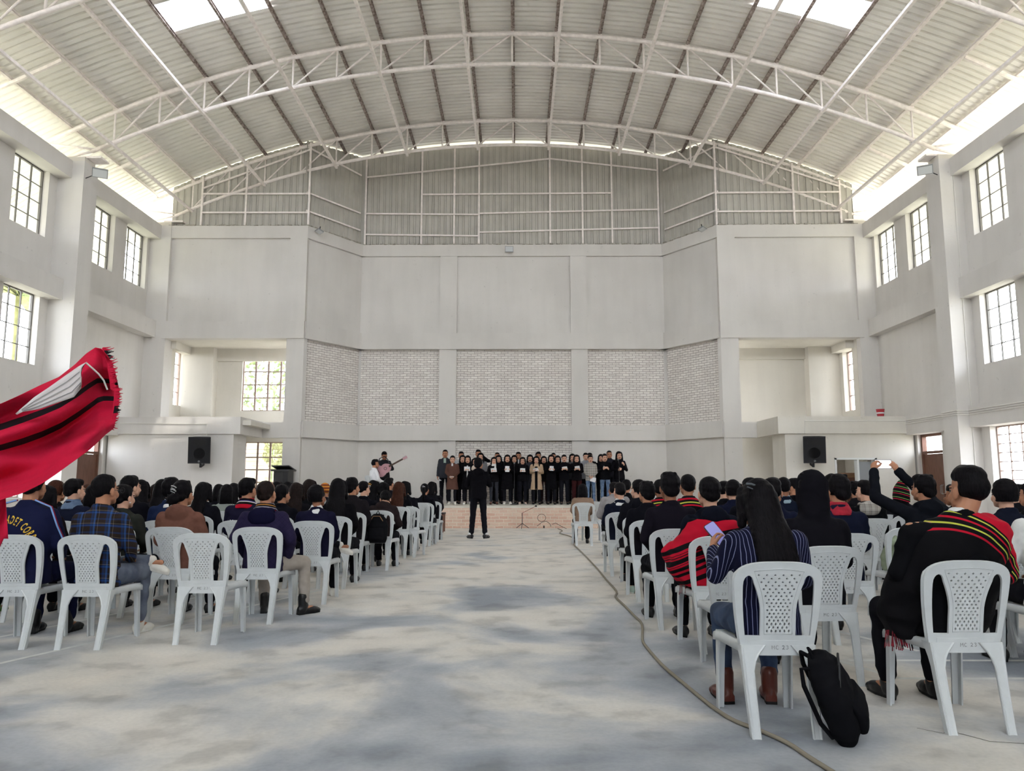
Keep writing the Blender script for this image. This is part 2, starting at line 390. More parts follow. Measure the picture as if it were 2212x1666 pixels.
for i in (1, 3):
    L = seg(i)[3]
    segbrick(i, 0.0, L+.05, ZL1, ZM0)
    segbox(fw_, i, 0, .12 if i == 1 else L, ZL1 if i == 1 else 0, ZM0 if i == 1 else .01, 0, .25)
segbox(fw_, 3, seg(3)[3]-.12, seg(3)[3], ZL1, ZM0, 0, .25)
segbrick(2, 0, colsC[0][0], ZL1, ZM0); segbrick(2, colsC[0][1], colsC[1][0], ZL1, ZM0); segbrick(2, colsC[1][1], seg(2)[3], ZL1, ZM0)
segbrick(2, colsC[0][1], colsC[1][0], .58, ZL0)
for i in (1, 2, 3): segbox(fw_, i, 0, seg(i)[3], 0, ZL0, .07, .25) if i != 2 else None
segbox(fw_, 2, 0, colsC[0][0], 0, ZL0, .11, .25); segbox(fw_, 2, colsC[1][1], seg(2)[3], 0, ZL0, .11, .25)
# big corner columns beside the alcoves
fw_.box(-7.1, 22.98, 0, -6.56, 23.5, 8.87); fw_.box(6.25, 22.98, 0, 6.8, 23.5, 8.87)
# ledges over the alcoves' low openings
fw_.box(-7.75, 22.99, 2.60, -7.101, 23.2, 3.07); fw_.box(6.801, 22.96, 2.60, 7.26, 23.2, 3.07)
fw_.box(-7.101, 22.955, 2.60, -6.58, 22.975, 3.07); fw_.box(6.27, 22.955, 2.60, 6.801, 22.975, 3.07)
wf = struct(fw_.build('wall_front', PLAS)); struct(brk.build('brick_infill', BRW, wf))
rg = MB()
random.seed(3)
for i in range(5):
    p, d, n, L = seg(i); s = 0
    while s < L:
        ww = random.uniform(.05, .16); h = random.uniform(.015, .05); rg.obox(p+d*min(s+ww/2, L)+n*random.uniform(.03, .1)+Vector((0, 0, ZT+h/2-.005)), d, n, (0, 0, 1), ww/2, random.uniform(.04, .08), h/2); s += ww*random.uniform(.7, 1.3)
rg.build('mortar_ridge', CEM, wf)
# alcoves
for sg, xa, xb, nm in ((-1, -10.95, -6.6, 'wall_alcove_left'), (1, 10.5, 6.3, 'wall_alcove_right')):
    YB = 24.9; mb = MB(); xo = xa+sg*.55 if False else xa+sg*.25
    if sg < 0: ops = [(-9.12, -7.15, 3.6, 5.42), (-8.95, -7.15, .85, 2.58)]
    else: ops = []
    xs = [xa, xb-sg*.0]+[v for o in ops for v in o[:2]]; zs = [0, 5.66]+[v for o in ops for v in o[2:]]
    mb.grid(xs, [YB, YB+.22], zs, lambda x, y, z: not any(a < x < b and c < z < d for a, b, c, d in ops))
    sw = (23.95, 24.65, 3.72, 5.5) if sg < 0 else (23.55, 24.25, 3.5, 5.42)
    mb.grid([xa, xo], [23.2, YB+.22, sw[0], sw[1]], [0, 5.66, sw[2], sw[3]], lambda x, y, z: not (sw[0] < y < sw[1] and sw[2] < z < sw[3]))
    lo, hi = sorted((xa, xb)); mb.box(lo-.2, 23.22, 5.66, hi, YB+.22, 5.82)
    mb.box(lo, YB-.12, 5.25 if sg < 0 else 5.3, hi, YB+.02, 5.67)
    x0, x1 = sorted((xa, xa-sg*.25)); mb.box(x0, 23.4, 5.42, x1, YB, 5.67)
    x0, x1 = sorted((xa, xa-sg*1.0)); mb.box(x0, YB-.4, 0, x1, YB, 5.67)
    # balcony slab with the low room under it
    mb.box(lo, 21.3, 2.86, hi-.9 if sg < 0 else hi, YB, 3.0) if sg < 0 else mb.box(7.3, 21.3, 2.86, hi, YB, 3.0)
    struct(mb.build(nm, PLASC))
    window('x', xa+sg*.18, sw[0], sw[1], sw[2], sw[3], 2, [sw[3]-.42]+banded(sw[2], sw[3]-.42, 3), FRAMEM, mw=.022)
    for (a, b, c, d) in ops:
        m_ = [a+.42*k for k in range(1, 5) if a+.42*k < b]
        wn = window('y', YB+.1, a, b, c, d, 0, [d-.5-.005]+[c+(d-.5-c)*k/3 for k in (1, 2)], FRAMEM, mull=m_, mw=.03)
        g = MB()
        for k in range(1, 4): g.box(a, YB+.09, d-.5+.5*k/4-.004, b, YB+.11, d-.5+.5*k/4+.004)
        for k in range(0, 9): g.box(a, YB+.09, c+(d-.5-c)*k/9-.003, b, YB+.11, c+(d-.5-c)*k/9+.003)
        g.build('grille', FRAMEM, wn)
# low rooms (parapets) beside the stage
mb = union([(-11.45, 21.2, 0, -7.93, 21.4, 2.60), (-8.12, 21.2, 0, -7.93, 22.2, 2.60), (-11.45, 21.13, 2.60, -7.73, 21.42, 3.08), (-7.95, 21.13, 2.60, -7.73, 22.97, 3.08)])
struct(mb.build('wall_parapet_left', PLAS))
mb = MB(); DO = (8.78, 9.94, 1.93)
mb = union([(7.44, 21.15, 0, DO[0], 21.35, 2.60), (DO[1], 21.15, 0, 11.0, 21.35, 2.60), (DO[0], 21.15, DO[2], DO[1], 21.35, 2.60), (7.44, 21.15, 0, 7.62, 22.2, 2.60), (7.24, 21.08, 2.60, 11.0, 21.37, 3.08), (7.24, 21.08, 2.60, 7.46, 22.94, 3.08)])
struct(mb.build('wall_parapet_right', PLASC))
f = MB(); x0, x1, z1 = DO
f.box(x0, 21.13, 0, x0+.05, 21.37, z1).box(x1-.05, 21.13, 0, x1, 21.37, z1).box(x0, 21.13, z1-.05, x1, 21.37, z1).box(x0+.62, 21.15, 0, x0+.67, 21.35, z1)
d3 = struct(f.build('door_3', WHITEM)); MB().box(x0+.68, 21.22, .02, x1-.12, 21.26, z1-.1).build('leaf', GREYM, d3)
# wooden case standing inside that room
mb = MB().box(9.18, 22.1, 0, 9.75, 22.5, 1.48).box(9.15, 22.07, 1.48, 9.78, 22.53, 1.53); o = mb.build('wooden_cabinet', mat('case_wood', 'a07a5c', .5, var=.1, scale=4, stretch=(1, 1, 5)))
tag(o, 'brown wooden cabinet standing inside the room behind the right doorway', 'cabinet')
MB().box(9.2, 22.085, .1, 9.46, 22.1, 1.4).box(9.48, 22.085, .1, 9.73, 22.1, 1.4).build('door', WOOD, o)

# stage
st = MB(); X0, X1 = -7.72, 7.23
def brick_face(mb, x0, x1, y, z0, z1):
    k = mb.add([(x0, y, z0), (x1, y, z0), (x1, y, z1), (x0, y, z1)])
    for j, q in enumerate(((x0, z0), (x1, z0), (x1, z1), (x0, z1))): mb.uv[k+j] = q
    mb.quad(k, k+1, k+2, k+3)
STC = mat('stage_concrete', 'cbc6ba', .85, var=.08, scale=3)
st.box(X0, 21.45, 0, X1, 24.95, .56); st.box(X0, 21.41, .55, X1, 24.95, .605)
stage = struct(st.build('trim_stage', STC))
sb = MB()
for k, (z0, z1) in enumerate(((0, .185), (.185, .37), (.37, .55))):
    y = 21.36+.028*k; brick_face(sb, X0, X1, y, z0, z1)
    j = sb.add([(X0, y, z1), (X1, y, z1), (X1, y+.03, z1), (X0, y+.03, z1)]); sb.quad(j, j+1, j+2, j+3)
    for t_ in range(4): sb.uv[j+t_] = (.0, .001)
sb.build('brick_riser', BRR, stage)

# ------------------------------------------------------------------ roof
RC, RZ, RR = -.12, -12.85, 25.75
def roofz(x, off=.12): return math.sqrt((RR+off)**2-(x-RC)**2)+RZ
NODE = 1.135
rf = MB(); xs = [RC+NODE*k/2 for k in range(-27, 28)]  # unseen eaves stretched outward to keep sky light off the underside
SKY_L, SKY_R = (RC-NODE*7, RC-NODE*5), (RC+NODE*5, RC+NODE*7)
y = -8.6; prof = []
while y < 25.35:
    prof += [(y, 0), (y+.125, 0), (y+.14, .045), (y+.185, .045)]; y += .2
rows = []
for (yy, h) in prof: rows.append(rf.add([(x, yy, roofz(x)+h) for x in xs]))
for i in range(len(prof)-1):
    ym = (prof[i][0]+prof[i+1][0])/2
    for j in range(len(xs)-1):
        xm = (xs[j]+xs[j+1])/2
        if (15.6 < ym < 16.6 or 10.2 < ym < 11.2) and (SKY_L[0] < xm < SKY_L[1] or SKY_R[0] < xm < SKY_R[1]): continue
        rf.quad(rows[i]+j, rows[i+1]+j, rows[i+1]+j+1, rows[i]+j+1)
roof = struct(rf.build('ceiling', ROOFM))
for sk in (SKY_L, SKY_R):
    for ya in (15.58, 10.18):  # the nearer panels are unseen, added to light the middle of the floor
        WCOUNT[0] += 1; g = MB(); XX = [sk[0]+(sk[1]-sk[0])*i/4 for i in range(5)]
        a = g.add([(x, ya, roofz(x)+.02) for x in XX]); b = g.add([(x, ya+1.04, roofz(x)+.02) for x in XX])
        for i in range(4): g.quad(a+i, a+i+1, b+i+1, b+i)
        struct(g.build('window_%d' % WCOUNT[0], TRANSL))
def pt(x, top): 
    R, Z = (RR-.05, RZ) if top else (25.72, -13.7); return math.sqrt(R*R-(x-RC)**2)+Z
TY = [(23.2, 'nearest the stage wall'), (18.45, 'in the middle of the view'), (13.7, 'cut off by the top of the picture')]
for ty, where in TY:
    t = empty('roof_truss', (RC, ty, 9.4), 0, 'white arched steel roof truss '+where, 'truss')
    def loc(x, z): return (x-RC, 0, z-9.4)
    arc = lambda n, lim, top: [loc(RC+lim*(2*i/n-1), pt(RC+lim*(2*i/n-1), top)) for i in range(n+1)]
    MB().tube(arc(44, 11.9, True), .055, 10).build('top_chord', STEEL, t, True)
    MB().tube(arc(40, 10.75, False), .05, 10).build('bottom_chord', STEEL, t, True)
    for k in range(-9, 10):
        x = RC+NODE*k; MB().tube([loc(x, pt(x, True)), loc(x, pt(x, False))], .028, 6).build('vertical_strut', STEEL, t, True)
        if k: 
            x2 = RC+NODE*(k+(1 if k > 0 else -1))
            if abs(k) < 9: MB().tube([loc(x, pt(x, True)), loc(x2, pt(x2, False))], .024, 6).build('diagonal_brace', STEEL, t, True)
        else:
            for s in (-1, 1): x2 = RC+NODE*s; MB().tube([loc(x, pt(x, True)), loc(x2, pt(x2, False))], .024, 6).build('diagonal_brace', STEEL, t, True)
    for s in (-1, 1):
        xe = RC+s*10.7; ze = pt(RC+s*10.6, False)
        MB().box(xe-RC-.3, -.2, 0-.0, xe-RC+.3, .2, .05).build('base_plate', STEEL, t)
        MB().tube([loc(xe-s*.1, ze-.02), loc(RC+s*12.0, pt(RC+s*11.9, True)-.05)], .028, 6).build('eave_strut', STEEL, t, True)
        MB().tube([loc(xe, ze-.06), loc(RC+s*11.4, 9.5)], .03, 6).build('eave_strut', STEEL, t, True)
def side_word(k): return 'at the roof crown' if k == 0 else '%s %s of the roof crown' % (ordn(abs(k)-1), 'left' if k < 0 else 'right')
for k in range(-10, 11):
    x = RC+NODE*k; z = roofz(x, .05); n = Vector((x-RC, 0, z-RZ)).normalized(); tt = Vector((n.z, 0, -n.x)); m = MB()
    m.obox((0, (25.1+.5)/2-12.8, 0), tt, (0, 1, 0), n, .028, (25.1-.5)/2, .045); m.obox((.02*tt.x, (25.1+.5)/2-12.8, .02*tt.z), tt, (0, 1, 0), n, .045, (25.1-.5)/2, .006)
    o = m.build('roof_purlin', RUST if abs(k) < 8 else STEEL, loc=(x, 12.8, z))
    tag(o, 'long steel roof purlin, '+side_word(k)+(', rusty brown' if abs(k) < 8 else ''), 'purlin', 'purlins under the roof sheets')
    if abs(k) <= 9:
        for ty, _ in TY: MB().box(-.06, ty-12.8-.04, -.085, .06, ty-12.8+.04, -.03).build('cleat', STEEL, o)
for k in (-9, -7, -5, -3, -1, 1, 3, 5, 7, 9):
    x = RC+NODE*k; z = pt(x, False)-.085; m = MB(); m.box(-.035, -7.6, -.035, .035, 10.4, .035)
    o = m.build('tie_pipe', STEEL, loc=(x, 12.9, z)); i = (abs(k)-1)//2
    tag(o, 'straight white tie pipe under the trusses, %s %s of the centre' % (ordn(i), 'left' if k < 0 else 'right'), 'tie pipe', 'tie pipes under the trusses')
    for ty, _ in TY: MB().box(-.09, ty-12.9-.04, .03, .09, ty-12.9+.04, .05).build('cleat', STEEL, o)
# eave rafter stubs between trusses
for sg in (-1, 1):
    for ym in (20.8, 16.1):
        x0, x1 = RC+sg*NODE*9, RC+sg*12.2; m = MB(); m.bar((x0, ym, roofz(x0, -.02)), (x1, ym, roofz(x1, -.02)), .06, .07)
        o = m.build('eave_rafter', STEEL); tag(o, 'short steel rafter at the %s eave, %s' % ('left' if sg < 0 else 'right', 'between the two farther trusses' if ym > 18 else 'between the two nearer trusses'), 'rafter')
# gable of corrugated sheet above the front wall, with its steel grid
gm = MB(); gb = MB()
def gz(x, y): return roofz(x)-.02
GT = {0: None}
for i in range(5):
    p, d, n, L = seg(i); L += .14 if i in (1, 2) else 0; s = -.14 if i in (2, 3) else 0; seq = []
    while s < L: seq += [(s, 0), (s+.12, 0), (s+.14, .03), (s+.19, .03), (s+.21, 0)]; s += .21
    seq = [(min(a, L), b) for a, b in seq]
    last = None
    for a, b in seq:
        q = p+d*a+n*(.2+b); cut = .10 if i == 2 else .03
        top = roofz(q.x)-cut+(.05 if (i == 2 and abs(q.x) > 3.6) else 0)
        k = gm.add([(q.x, q.y, ZT-.02), (q.x, q.y, top)])
        if last is not None: gm.quad(last, k, k+1, last+1)
        last = k
wg = struct(gm.build('wall_gable', SHEETM))
def gbar(i, x0, x1, z0, z1, w=.05):
    p, d, n, L = seg(i); f_ = lambda x, z: p+d*((x-p.x)/d.x)+n*.14+Vector((0, 0, z)); gb.bar(f_(x0, z0), f_(x1, z1), .04, w, (0, 0, 1))
def gpost(i, x, z1=None):
    p, d, n, L = seg(i); q = p+d*((x-p.x)/d.x)+n*.14; gb.bar(q+Vector((0, 0, ZT)), q+Vector((0, 0, z1 or roofz(x)-.12)), .055, .055)
for x in (-5.2, -3.27, -2.15, -1.3, 1.14, 2.25, 3.26, 4.85): gpost(2, x)
for x in (-10.0, -8.6, -6.6): gpost(0, x)
for x in (6.3, 8.74, 10.2): gpost(4, x)
gbar(2, -5.2, -1.3, 10.42, 10.38); gbar(2, -1.3, 4.85, 10.42, 10.55); gbar(2, -5.2, -1.3, 9.68, 9.62); gbar(2, -1.3, 4.85, 9.75, 9.90); gbar(2, -3.27, 3.26, 11.1, 11.14)
gbar(2, -1.3, 4.85, 9.3, 9.3)
gbar(2, -5.2, 1.14, 11.72, 12.38); gbar(2, 1.14, 4.85, 12.38, 11.95)
for i, (xa, xb) in ((0, (-10.0, -6.6)), (1, (-6.55, -5.24)), (3, (4.92, 6.24)), (4, (6.3, 10.2))):
    for z in (9.75, 10.37) if i in (0, 4) else (9.8, 10.4): gbar(i, xa, xb, z, z)
gbar(0, -10.0, -6.6, 10.55, 11.85); gbar(4, 6.3, 10.2, 11.9, 10.55); gbar(1, -6.55, -5.24, 11.9, 11.75); gbar(3, 4.92, 6.24, 11.9, 11.9)
gb.build('steel_grid', STEEL, wg)
# back end of the hall, behind the camera: wall with wide openings
mb = MB(); OPB = [(-1.0, 1.0, .0, 2.4)]
mb.grid([-11.75, 11.3]+[v for o in OPB for v in o[:2]], [Y_END-.3, Y_END], [0, 9.6]+[v for o in OPB for v in o[2:]], lambda x, y, z: not any(a < x < b and c < z < d for a, b, c, d in OPB))
struct(mb.build('wall_back', PLAS))
# ground outside
mb = MB(); mb.box(-90, -90, -.6, 90, 110, -.22); tag(mb.build('ground', mat('ground', '9a947e', .95, var=.2, scale=.7)), 'pale earth ground outside the hall windows', 'ground', kind='structure')
# ------------------------------------------------------------------ plastic chair
PLAST = mat('white_plastic', 'c7cbcc', .38, var=.03, scale=14, spec=.45)
INK = mat('marker_ink', '3c3d42', .8)
def back_w(z):     # half width of the back's outer edge
    t = (z-.40)/(.80-.40); return .182+.043*math.sin(min(max(t, 0), 1)*PI/2)
def lean(z):       # how far the back leans towards -y
    t = max(z-.42, 0); return -.035*t/.42-.16*(t**1.3)
def bend(x): return .28*x*x
def chair_backrest():
    cu = bpy.data.curves.new('bk', 'CURVE'); cu.dimensions = '2D'; cu.fill_mode = 'BOTH'; cu.extrude = .006; cu.bevel_depth = .0016; cu.bevel_resolution = 0
    def poly(pts):
        s = cu.splines.new('POLY'); s.points.add(len(pts)-1); s.use_cyclic_u = True
        for i, (x, z) in enumerate(pts): s.points[i].co = (x, z, 0, 1)
    out = []
    for i in range(13): z = .415+.33*i/12; out.append((back_w(z), z))
    for i in range(1, 20):
        a = PI*i/20; c, s_ = math.cos(a), math.sin(a); out.append((back_w(.745)*math.copysign(abs(c)**.62, c), .745+.105*abs(s_)**.75))
    for i in range(12, -1, -1): z = .415+.33*i/12; out.append((-back_w(z), z))
    poly(out)
    sp = lambda z: .088+.062*max(0, (z-.60)/.2)**1.7       # half width of the splat
    for sg in (-1, 1):
        p = []
        fo = lambda z: back_w(z)-.027-.017*(z-.47)/.3
        for i in range(11): z = .475+.255*i/10; p.append((sg*fo(z), z))
        xa, xb = fo(.73), sp(.745)+.002
        for a_ in range(1, 8):
            a = PI*a_/8; p.append((sg*((xa+xb)/2+(xa-xb)/2*math.cos(a)), .735+.045*math.sin(a)+(.008*a_/8)))
        for i in range(10, -1, -1): z = .475+.27*i/10; p.append((sg*(sp(z)+.001), z))
        poly(p)
    rows = 17; z0, z1 = .50, .785
    for r in range(rows):
        z = z0+(z1-z0)*r/(rows-1); hw = sp(z)-.026; n = 6; k = n-(r % 2)
        for i in range(k):
            x = (i-(k-1)/2)*2*hw/(n-.4); hh = (.0105 if r < 4 else .0072); w_ = (.0065 if r < 4 else .0080)
            poly([(x-w_, z), (x, z+hh), (x+w_, z), (x, z-hh)])
    o = bpy.data.objects.new('tmp', cu); COL.objects.link(o); bpy.context.view_layer.update()
    me = bpy.data.meshes.new_from_object(o.evaluated_get(bpy.context.evaluated_depsgraph_get())); bpy.data.objects.remove(o); bpy.data.curves.remove(cu)
    me.name = 'backrest'
    bm = bmesh.new(); bm.from_mesh(me)
    bmesh.ops.remove_doubles(bm, verts=bm.verts, dist=1e-5)
    for zc in (.44, .56, .68): bmesh.ops.bisect_plane(bm, geom=bm.verts[:]+bm.edges[:]+bm.faces[:], plane_co=(0, zc, 0), plane_no=(0, 1, 0))
    for xc in (-.17, -.08, 0, .08, .17): bmesh.ops.bisect_plane(bm, geom=bm.verts[:]+bm.edges[:]+bm.faces[:], plane_co=(xc, 0, 0), plane_no=(1, 0, 0))
    for v in bm.verts:
        x, z, y = v.co; v.co = Vector((x, y+lean(z)+bend(x)-.205, z))
    # flange round the rim on the sitting side
    bm.to_mesh(me); bm.free()
    me.materials.clear(); me.materials.append(PLAST); me.polygons.foreach_set('use_smooth', [False]*len(me.polygons)); return me
def chair_rim(mb):
    pts = []
    for i in range(13): z = .43+.315*i/12; pts.append((back_w(z), z))
    for i in range(1, 20):
        a = PI*i/20; c, s_ = math.cos(a), math.sin(a); pts.append((back_w(.745)*math.copysign(abs(c)**.62, c), .745+.105*abs(s_)**.75))
    for i in range(12, -1, -1): z = .43+.315*i/12; pts.append((-back_w(z), z))
    mb.tube([(x*.985, lean(z)+bend(x)-.205+.012, z-.006 if z > .8 else z) for x, z in pts], .011, 6)
def make_chair():
    t = empty('plastic_chair')
    # seat: dished slab with a skirt all round
    mb = MB(); nx, ny = 12, 10; top = []; P = lambda u, v: (u*(.165+.045*(v*.5+.5)), v*.195+.01)
    for j in range(ny+1):
        v = -1+2*j/ny
        top.append(mb.add([(*P(-1+2*i/nx, v), .435-.012*(1-(-1+2*i/nx)**2)*(1-v*v)-(.012*max(0, v-.6)/.4)) for i in range(nx+1)]))
    for j in range(ny):
        for i in range(nx): mb.quad(top[j]+i, top[j]+i+1, top[j+1]+i+1, top[j+1]+i)
    rim = [(-1+2*i/nx, -1) for i in range(nx)]+[(1, -1+2*j/ny) for j in range(ny)]+[(1-2*i/nx, 1) for i in range(nx)]+[(-1, 1-2*j/ny) for j in range(ny)]
    prev = None; R = []
    for off, dz in ((1, 0), (1.045, -.006), (1.06, -.02), (1.06, -.05), (1.035, -.05), (1.03, -.014)):
        R.append(mb.add([(P(u, v)[0]*off, (P(u, v)[1]-.01)*off+.01, .435+dz-(.012*max(0, v-.6)/.4)) for u, v in rim]))
    n = len(rim)
    for a, b in zip(R, R[1:]):
        for k in range(n): mb.quad(a+k, a+(k+1) % n, b+(k+1) % n, b+k)
    seat = mb.build('seat', PLAST, t, True)
    o = bpy.data.objects.new('backrest', chair_backrest()); link(o, t)
    rm = MB(); chair_rim(rm); rm.build('rim', PLAST, o, True)
    fr = MB(); q = []
    spl = lambda z: .076+.062*max(0, (z-.60)/.2)**1.7
    for i in range(12): z = .485+.32*i/11; q.append((spl(z)*.88+.004, z))
    q += [(x, .805+.012*(1-(x/.105)**2)) for x in (.06, .03, 0, -.03, -.06)]
    for i in range(11, -1, -1): z = .485+.32*i/11; q.append((-spl(z)*.88-.004, z))
    q.append(q[0]); fr.tube([(x, lean(z)+bend(x)-.205-.008, z) for x, z in q], .0022, 4); fr.build('panel_edge', PLAST, o, True)
    # apron below the splat
    mb = MB(); A = []
    for z, y in ((.378, -.214), (.42, -.216), (.452, -.219), (.458, -.212)):
        A.append(mb.add([(x, y+bend(x), z) for x in [-.15+.3*i/8 for i in range(9)]]+[(x, y+.012+bend(x), z) for x in [.15-.3*i/8 for i in range(9)]]))
    for a, b in zip(A, A[1:]):
        for k in range(18): mb.quad(a+k, a+(k+1) % 18, b+(k+1) % 18, b+k)
    mb.quad(*[A[0]+k for k in reversed(range(18))]); mb.quad(*[A[-1]+k for k in range(18)])
    mb.build('apron', PLAST, t)
    # legs: L-section, flared at the top
    for sx in (-1, 1):
        for rear in (1, 0):
            mb = MB(); R = []
            for z in (0, .006, .03, .2, .31, .355, .385, .43):
                q = z/.43; fl = max(0, (z-.29)/.14)**2
                if rear: cx, cy, wx, wy = .150+.012*q, -.285+.085*q**.8, .024+.006*q, .018
                else: cx, cy, wx, wy = .188-.004*q, .225-.042*q, .021+.005*q, .02
                xi, xo = cx-wx-(.07*fl if rear else .03*fl), cx+wx*.95
                if z < .01: xi += .002*0; 
                yo, yi = (cy-wy, cy+wy+.05*fl*0) if rear else (cy+wy, cy-wy-.05*fl)
                g = .010
                ys = 1 if rear else -1
                sec = [(xi, yo), (xi+.004, yo-ys*.004), (xi+.012, yo), (xo-.014, yo), (xo-.006, yo-ys*.005), (xo, yo), (xo, yi+(.05*fl*ys if rear else 0)), (xo-g, yi), (xo-g, yo+ys*g), (xi, yo+ys*g)]
                R.append(mb.add([(sx*a, b, z) for a, b in sec]))
            k_ = 10
            for a, b in zip(R, R[1:]):
                for k in range(k_): mb.quad(a+k, a+(k+1) % k_, b+(k+1) % k_, b+k) if sx > 0 else mb.quad(b+k, b+(k+1) % k_, a+(k+1) % k_, a+k)
            mb.quad(*[R[0]+k for k in reversed(range(k_))]); mb.quad(*[R[-1]+k for k in range(k_)])
            mb.build('leg', PLAST, t)
    return t
def strokes(paths, r=.0012):
    mb = MB()
    for p in paths: mb.tube(p, r, 4)
    return mb
GL = {'M': [[(0, 0), (.05, 1), (.45, .35), (.85, 1), (.95, 0)]], 'C': [[(.8, .85), (.4, 1), (.05, .6), (.1, .15), (.45, 0), (.8, .1)]],
      '2': [[(.1, .8), (.4, 1), (.75, .8), (.6, .45), (.05, 0), (.45, .1), (.85, .02)]], '3': [[(.1, .9), (.5, 1), (.75, .75), (.4, .52), (.8, .3), (.45, 0), (.05, .12)]]}
def writing(parent, txt='MC 23', x0=-.032, h=.018, z=.41, jit=0):
    rnd = random.Random(jit); paths = []; x = x0
    for ch in txt:
        if ch == ' ': x += .012; continue
        for st_ in GL[ch]:
            paths.append([(x+(a+rnd.uniform(-.04, .04))*h*.85, 0, z+(b+rnd.uniform(-.04, .04))*h) for a, b in st_])
        x += h*1.12
    pp = [[(a, -.2155+bend(a)-.0015-(c-.40)*.06, c) for a, b, c in p] for p in paths]
    return strokes(pp, .00085).build('lettering', INK, parent)
# ------------------------------------------------------------------ people
V = Vector
def sphere_pts(n=10, m=6):
    P = [(0, 0, -1)]
    for j in range(1, m):
        a = -PI/2+PI*j/m
        for i in range(n): P.append((math.cos(a)*math.cos(2*PI*i/n), math.cos(a)*math.sin(2*PI*i/n), math.sin(a)))
    return P+[(0, 0, 1)]
class Clay(MB):
    def ell(s, c, r, R=None, n=12, m=8):
        P = sphere_pts(n, m); R = R or Matrix.Identity(3); c = V(c); b = s.add([c+R @ V((p[0]*r[0], p[1]*r[1], p[2]*r[2])) for p in P])
        for i in range(n): s.quad(b, b+1+(i+1) % n, b+1+i)
        for j in range(m-2):
            for i in range(n): s.quad(b+1+j*n+i, b+1+j*n+(i+1) % n, b+1+(j+1)*n+(i+1) % n, b+1+(j+1)*n+i)
        t = b+1+(m-1)*n; k = b+1+(m-2)*n
        for i in range(n): s.quad(t, k+i, k+(i+1) % n)
        return s
    def cap(s, p, q, r0, r1):
        p, q = V(p), V(q); s.ell(p, (r0,)*3, n=10, m=6); s.ell(q, (r1,)*3, n=10, m=6)
        s.tube([p, q], [r0, r1], 12); return s
    def chain(s, pts, rs):
        for i in range(len(pts)-1): s.cap(pts[i], pts[i+1], rs[i], rs[i+1])
        return s
    def loft(s, secs, n=20, p=2.4):
        """secs: (cx, cy, cz, rx, ry[, tilt]) stacked rings (superellipse)"""
        R = []
        for q in secs:
            cx, cy, cz, rx, ry = q[:5]; tl = q[5] if len(q) > 5 else 0; ring = []
            for k in range(n):
                a = 2*PI*k/n; c, s_ = math.cos(a), math.sin(a); x = rx*math.copysign(abs(c)**(2/p), c); y = ry*math.copysign(abs(s_)**(2/p), s_); ring.append((cx+x, cy+y, cz+y*tl))
            R.append(s.add(ring))
        for a, b in zip(R, R[1:]):
            for k in range(n): s.quad(a+k, a+(k+1) % n, b+(k+1) % n, b+k)
        s.quad(*[R[0]+k for k in reversed(range(n))]); s.quad(*[R[-1]+k for k in range(n)]); return s
    def mesh(s, name, vs=.012, sm=5, wr=0, wf=7, seed=0, cut=None):
        me = bpy.data.meshes.new(name); me.from_pydata(s.v, [], s.f)
        bm = bmesh.new(); bm.from_mesh(me); bmesh.ops.recalc_face_normals(bm, faces=bm.faces); bm.to_mesh(me); bm.free()
        o = bpy.data.objects.new('tmp', me); COL.objects.link(o)
        r = o.modifiers.new('r', 'REMESH'); r.mode = 'VOXEL'; r.voxel_size = vs
        if sm: k = o.modifiers.new('s', 'SMOOTH'); k.factor = .5; k.iterations = sm
        bpy.context.view_layer.update()
        out = bpy.data.meshes.new_from_object(o.evaluated_get(bpy.context.evaluated_depsgraph_get())); out.name = name
        bpy.data.objects.remove(o); bpy.data.meshes.remove(me)
        if wr:
            nn = [v.normal.copy() for v in out.vertices]; off = V((seed*3.7, seed*1.3, 0))
            for v, n_ in zip(out.vertices, nn):
                c = v.co; d = noise.noise(V((c.x*wf+1.5*c.z*wf*.4, c.y*wf, c.z*wf*1.5))+off); d2 = noise.noise(c*wf*2.3+off)
                v.co = c+n_*wr*((1-abs(d)*3)*.7+d2*.5)
        out.polygons.foreach_set('use_smooth', [True]*len(out.polygons)); out.materials.clear(); out.update()
        return out
HS = 1.08
def head(c, h, turn=0, nod=0):
    """head centred at h (centre between the ears), turned about z by turn and nodding forward by nod"""
    R = Matrix.Rotation(turn, 3, 'Z') @ Matrix.Rotation(-nod, 3, 'X'); h = V(h)
    def E(p, r): c.ell(h+R @ V(p)*HS, [k*HS for k in r], R)
    def C(p, q, a, b): c.cap(h+R @ V(p)*HS, h+R @ V(q)*HS, a*HS, b*HS)
    E((0, -.014, .03), (.073, .091, .084)); E((0, .03, -.025), (.060, .060, .080)); E((0, .05, -.082), (.036, .034, .026))
    for s in (-1, 1):
        E((s*.034, .056, -.036), (.030, .030, .030)); E((s*.075, -.006, -.016), (.010, .019, .031), ); C((s*.050, .02, -.055), (s*.03, .05, -.082), .022, .02)
        E((s*.030, .079, -.004), (.013, .009, .009))
    C((0, .086, .0), (0, .103, -.036), .008, .0125); E((-.009, .095, -.038), (.009, .009, .007)); E((.009, .095, -.038), (.009, .009, .007))
    C((-.032, .078, .016), (.032, .078, .016), .011, .011)
    E((0, .088, -.063), (.021, .010, .006)); E((0, .087, -.072), (.018, .010, .006))
    return R
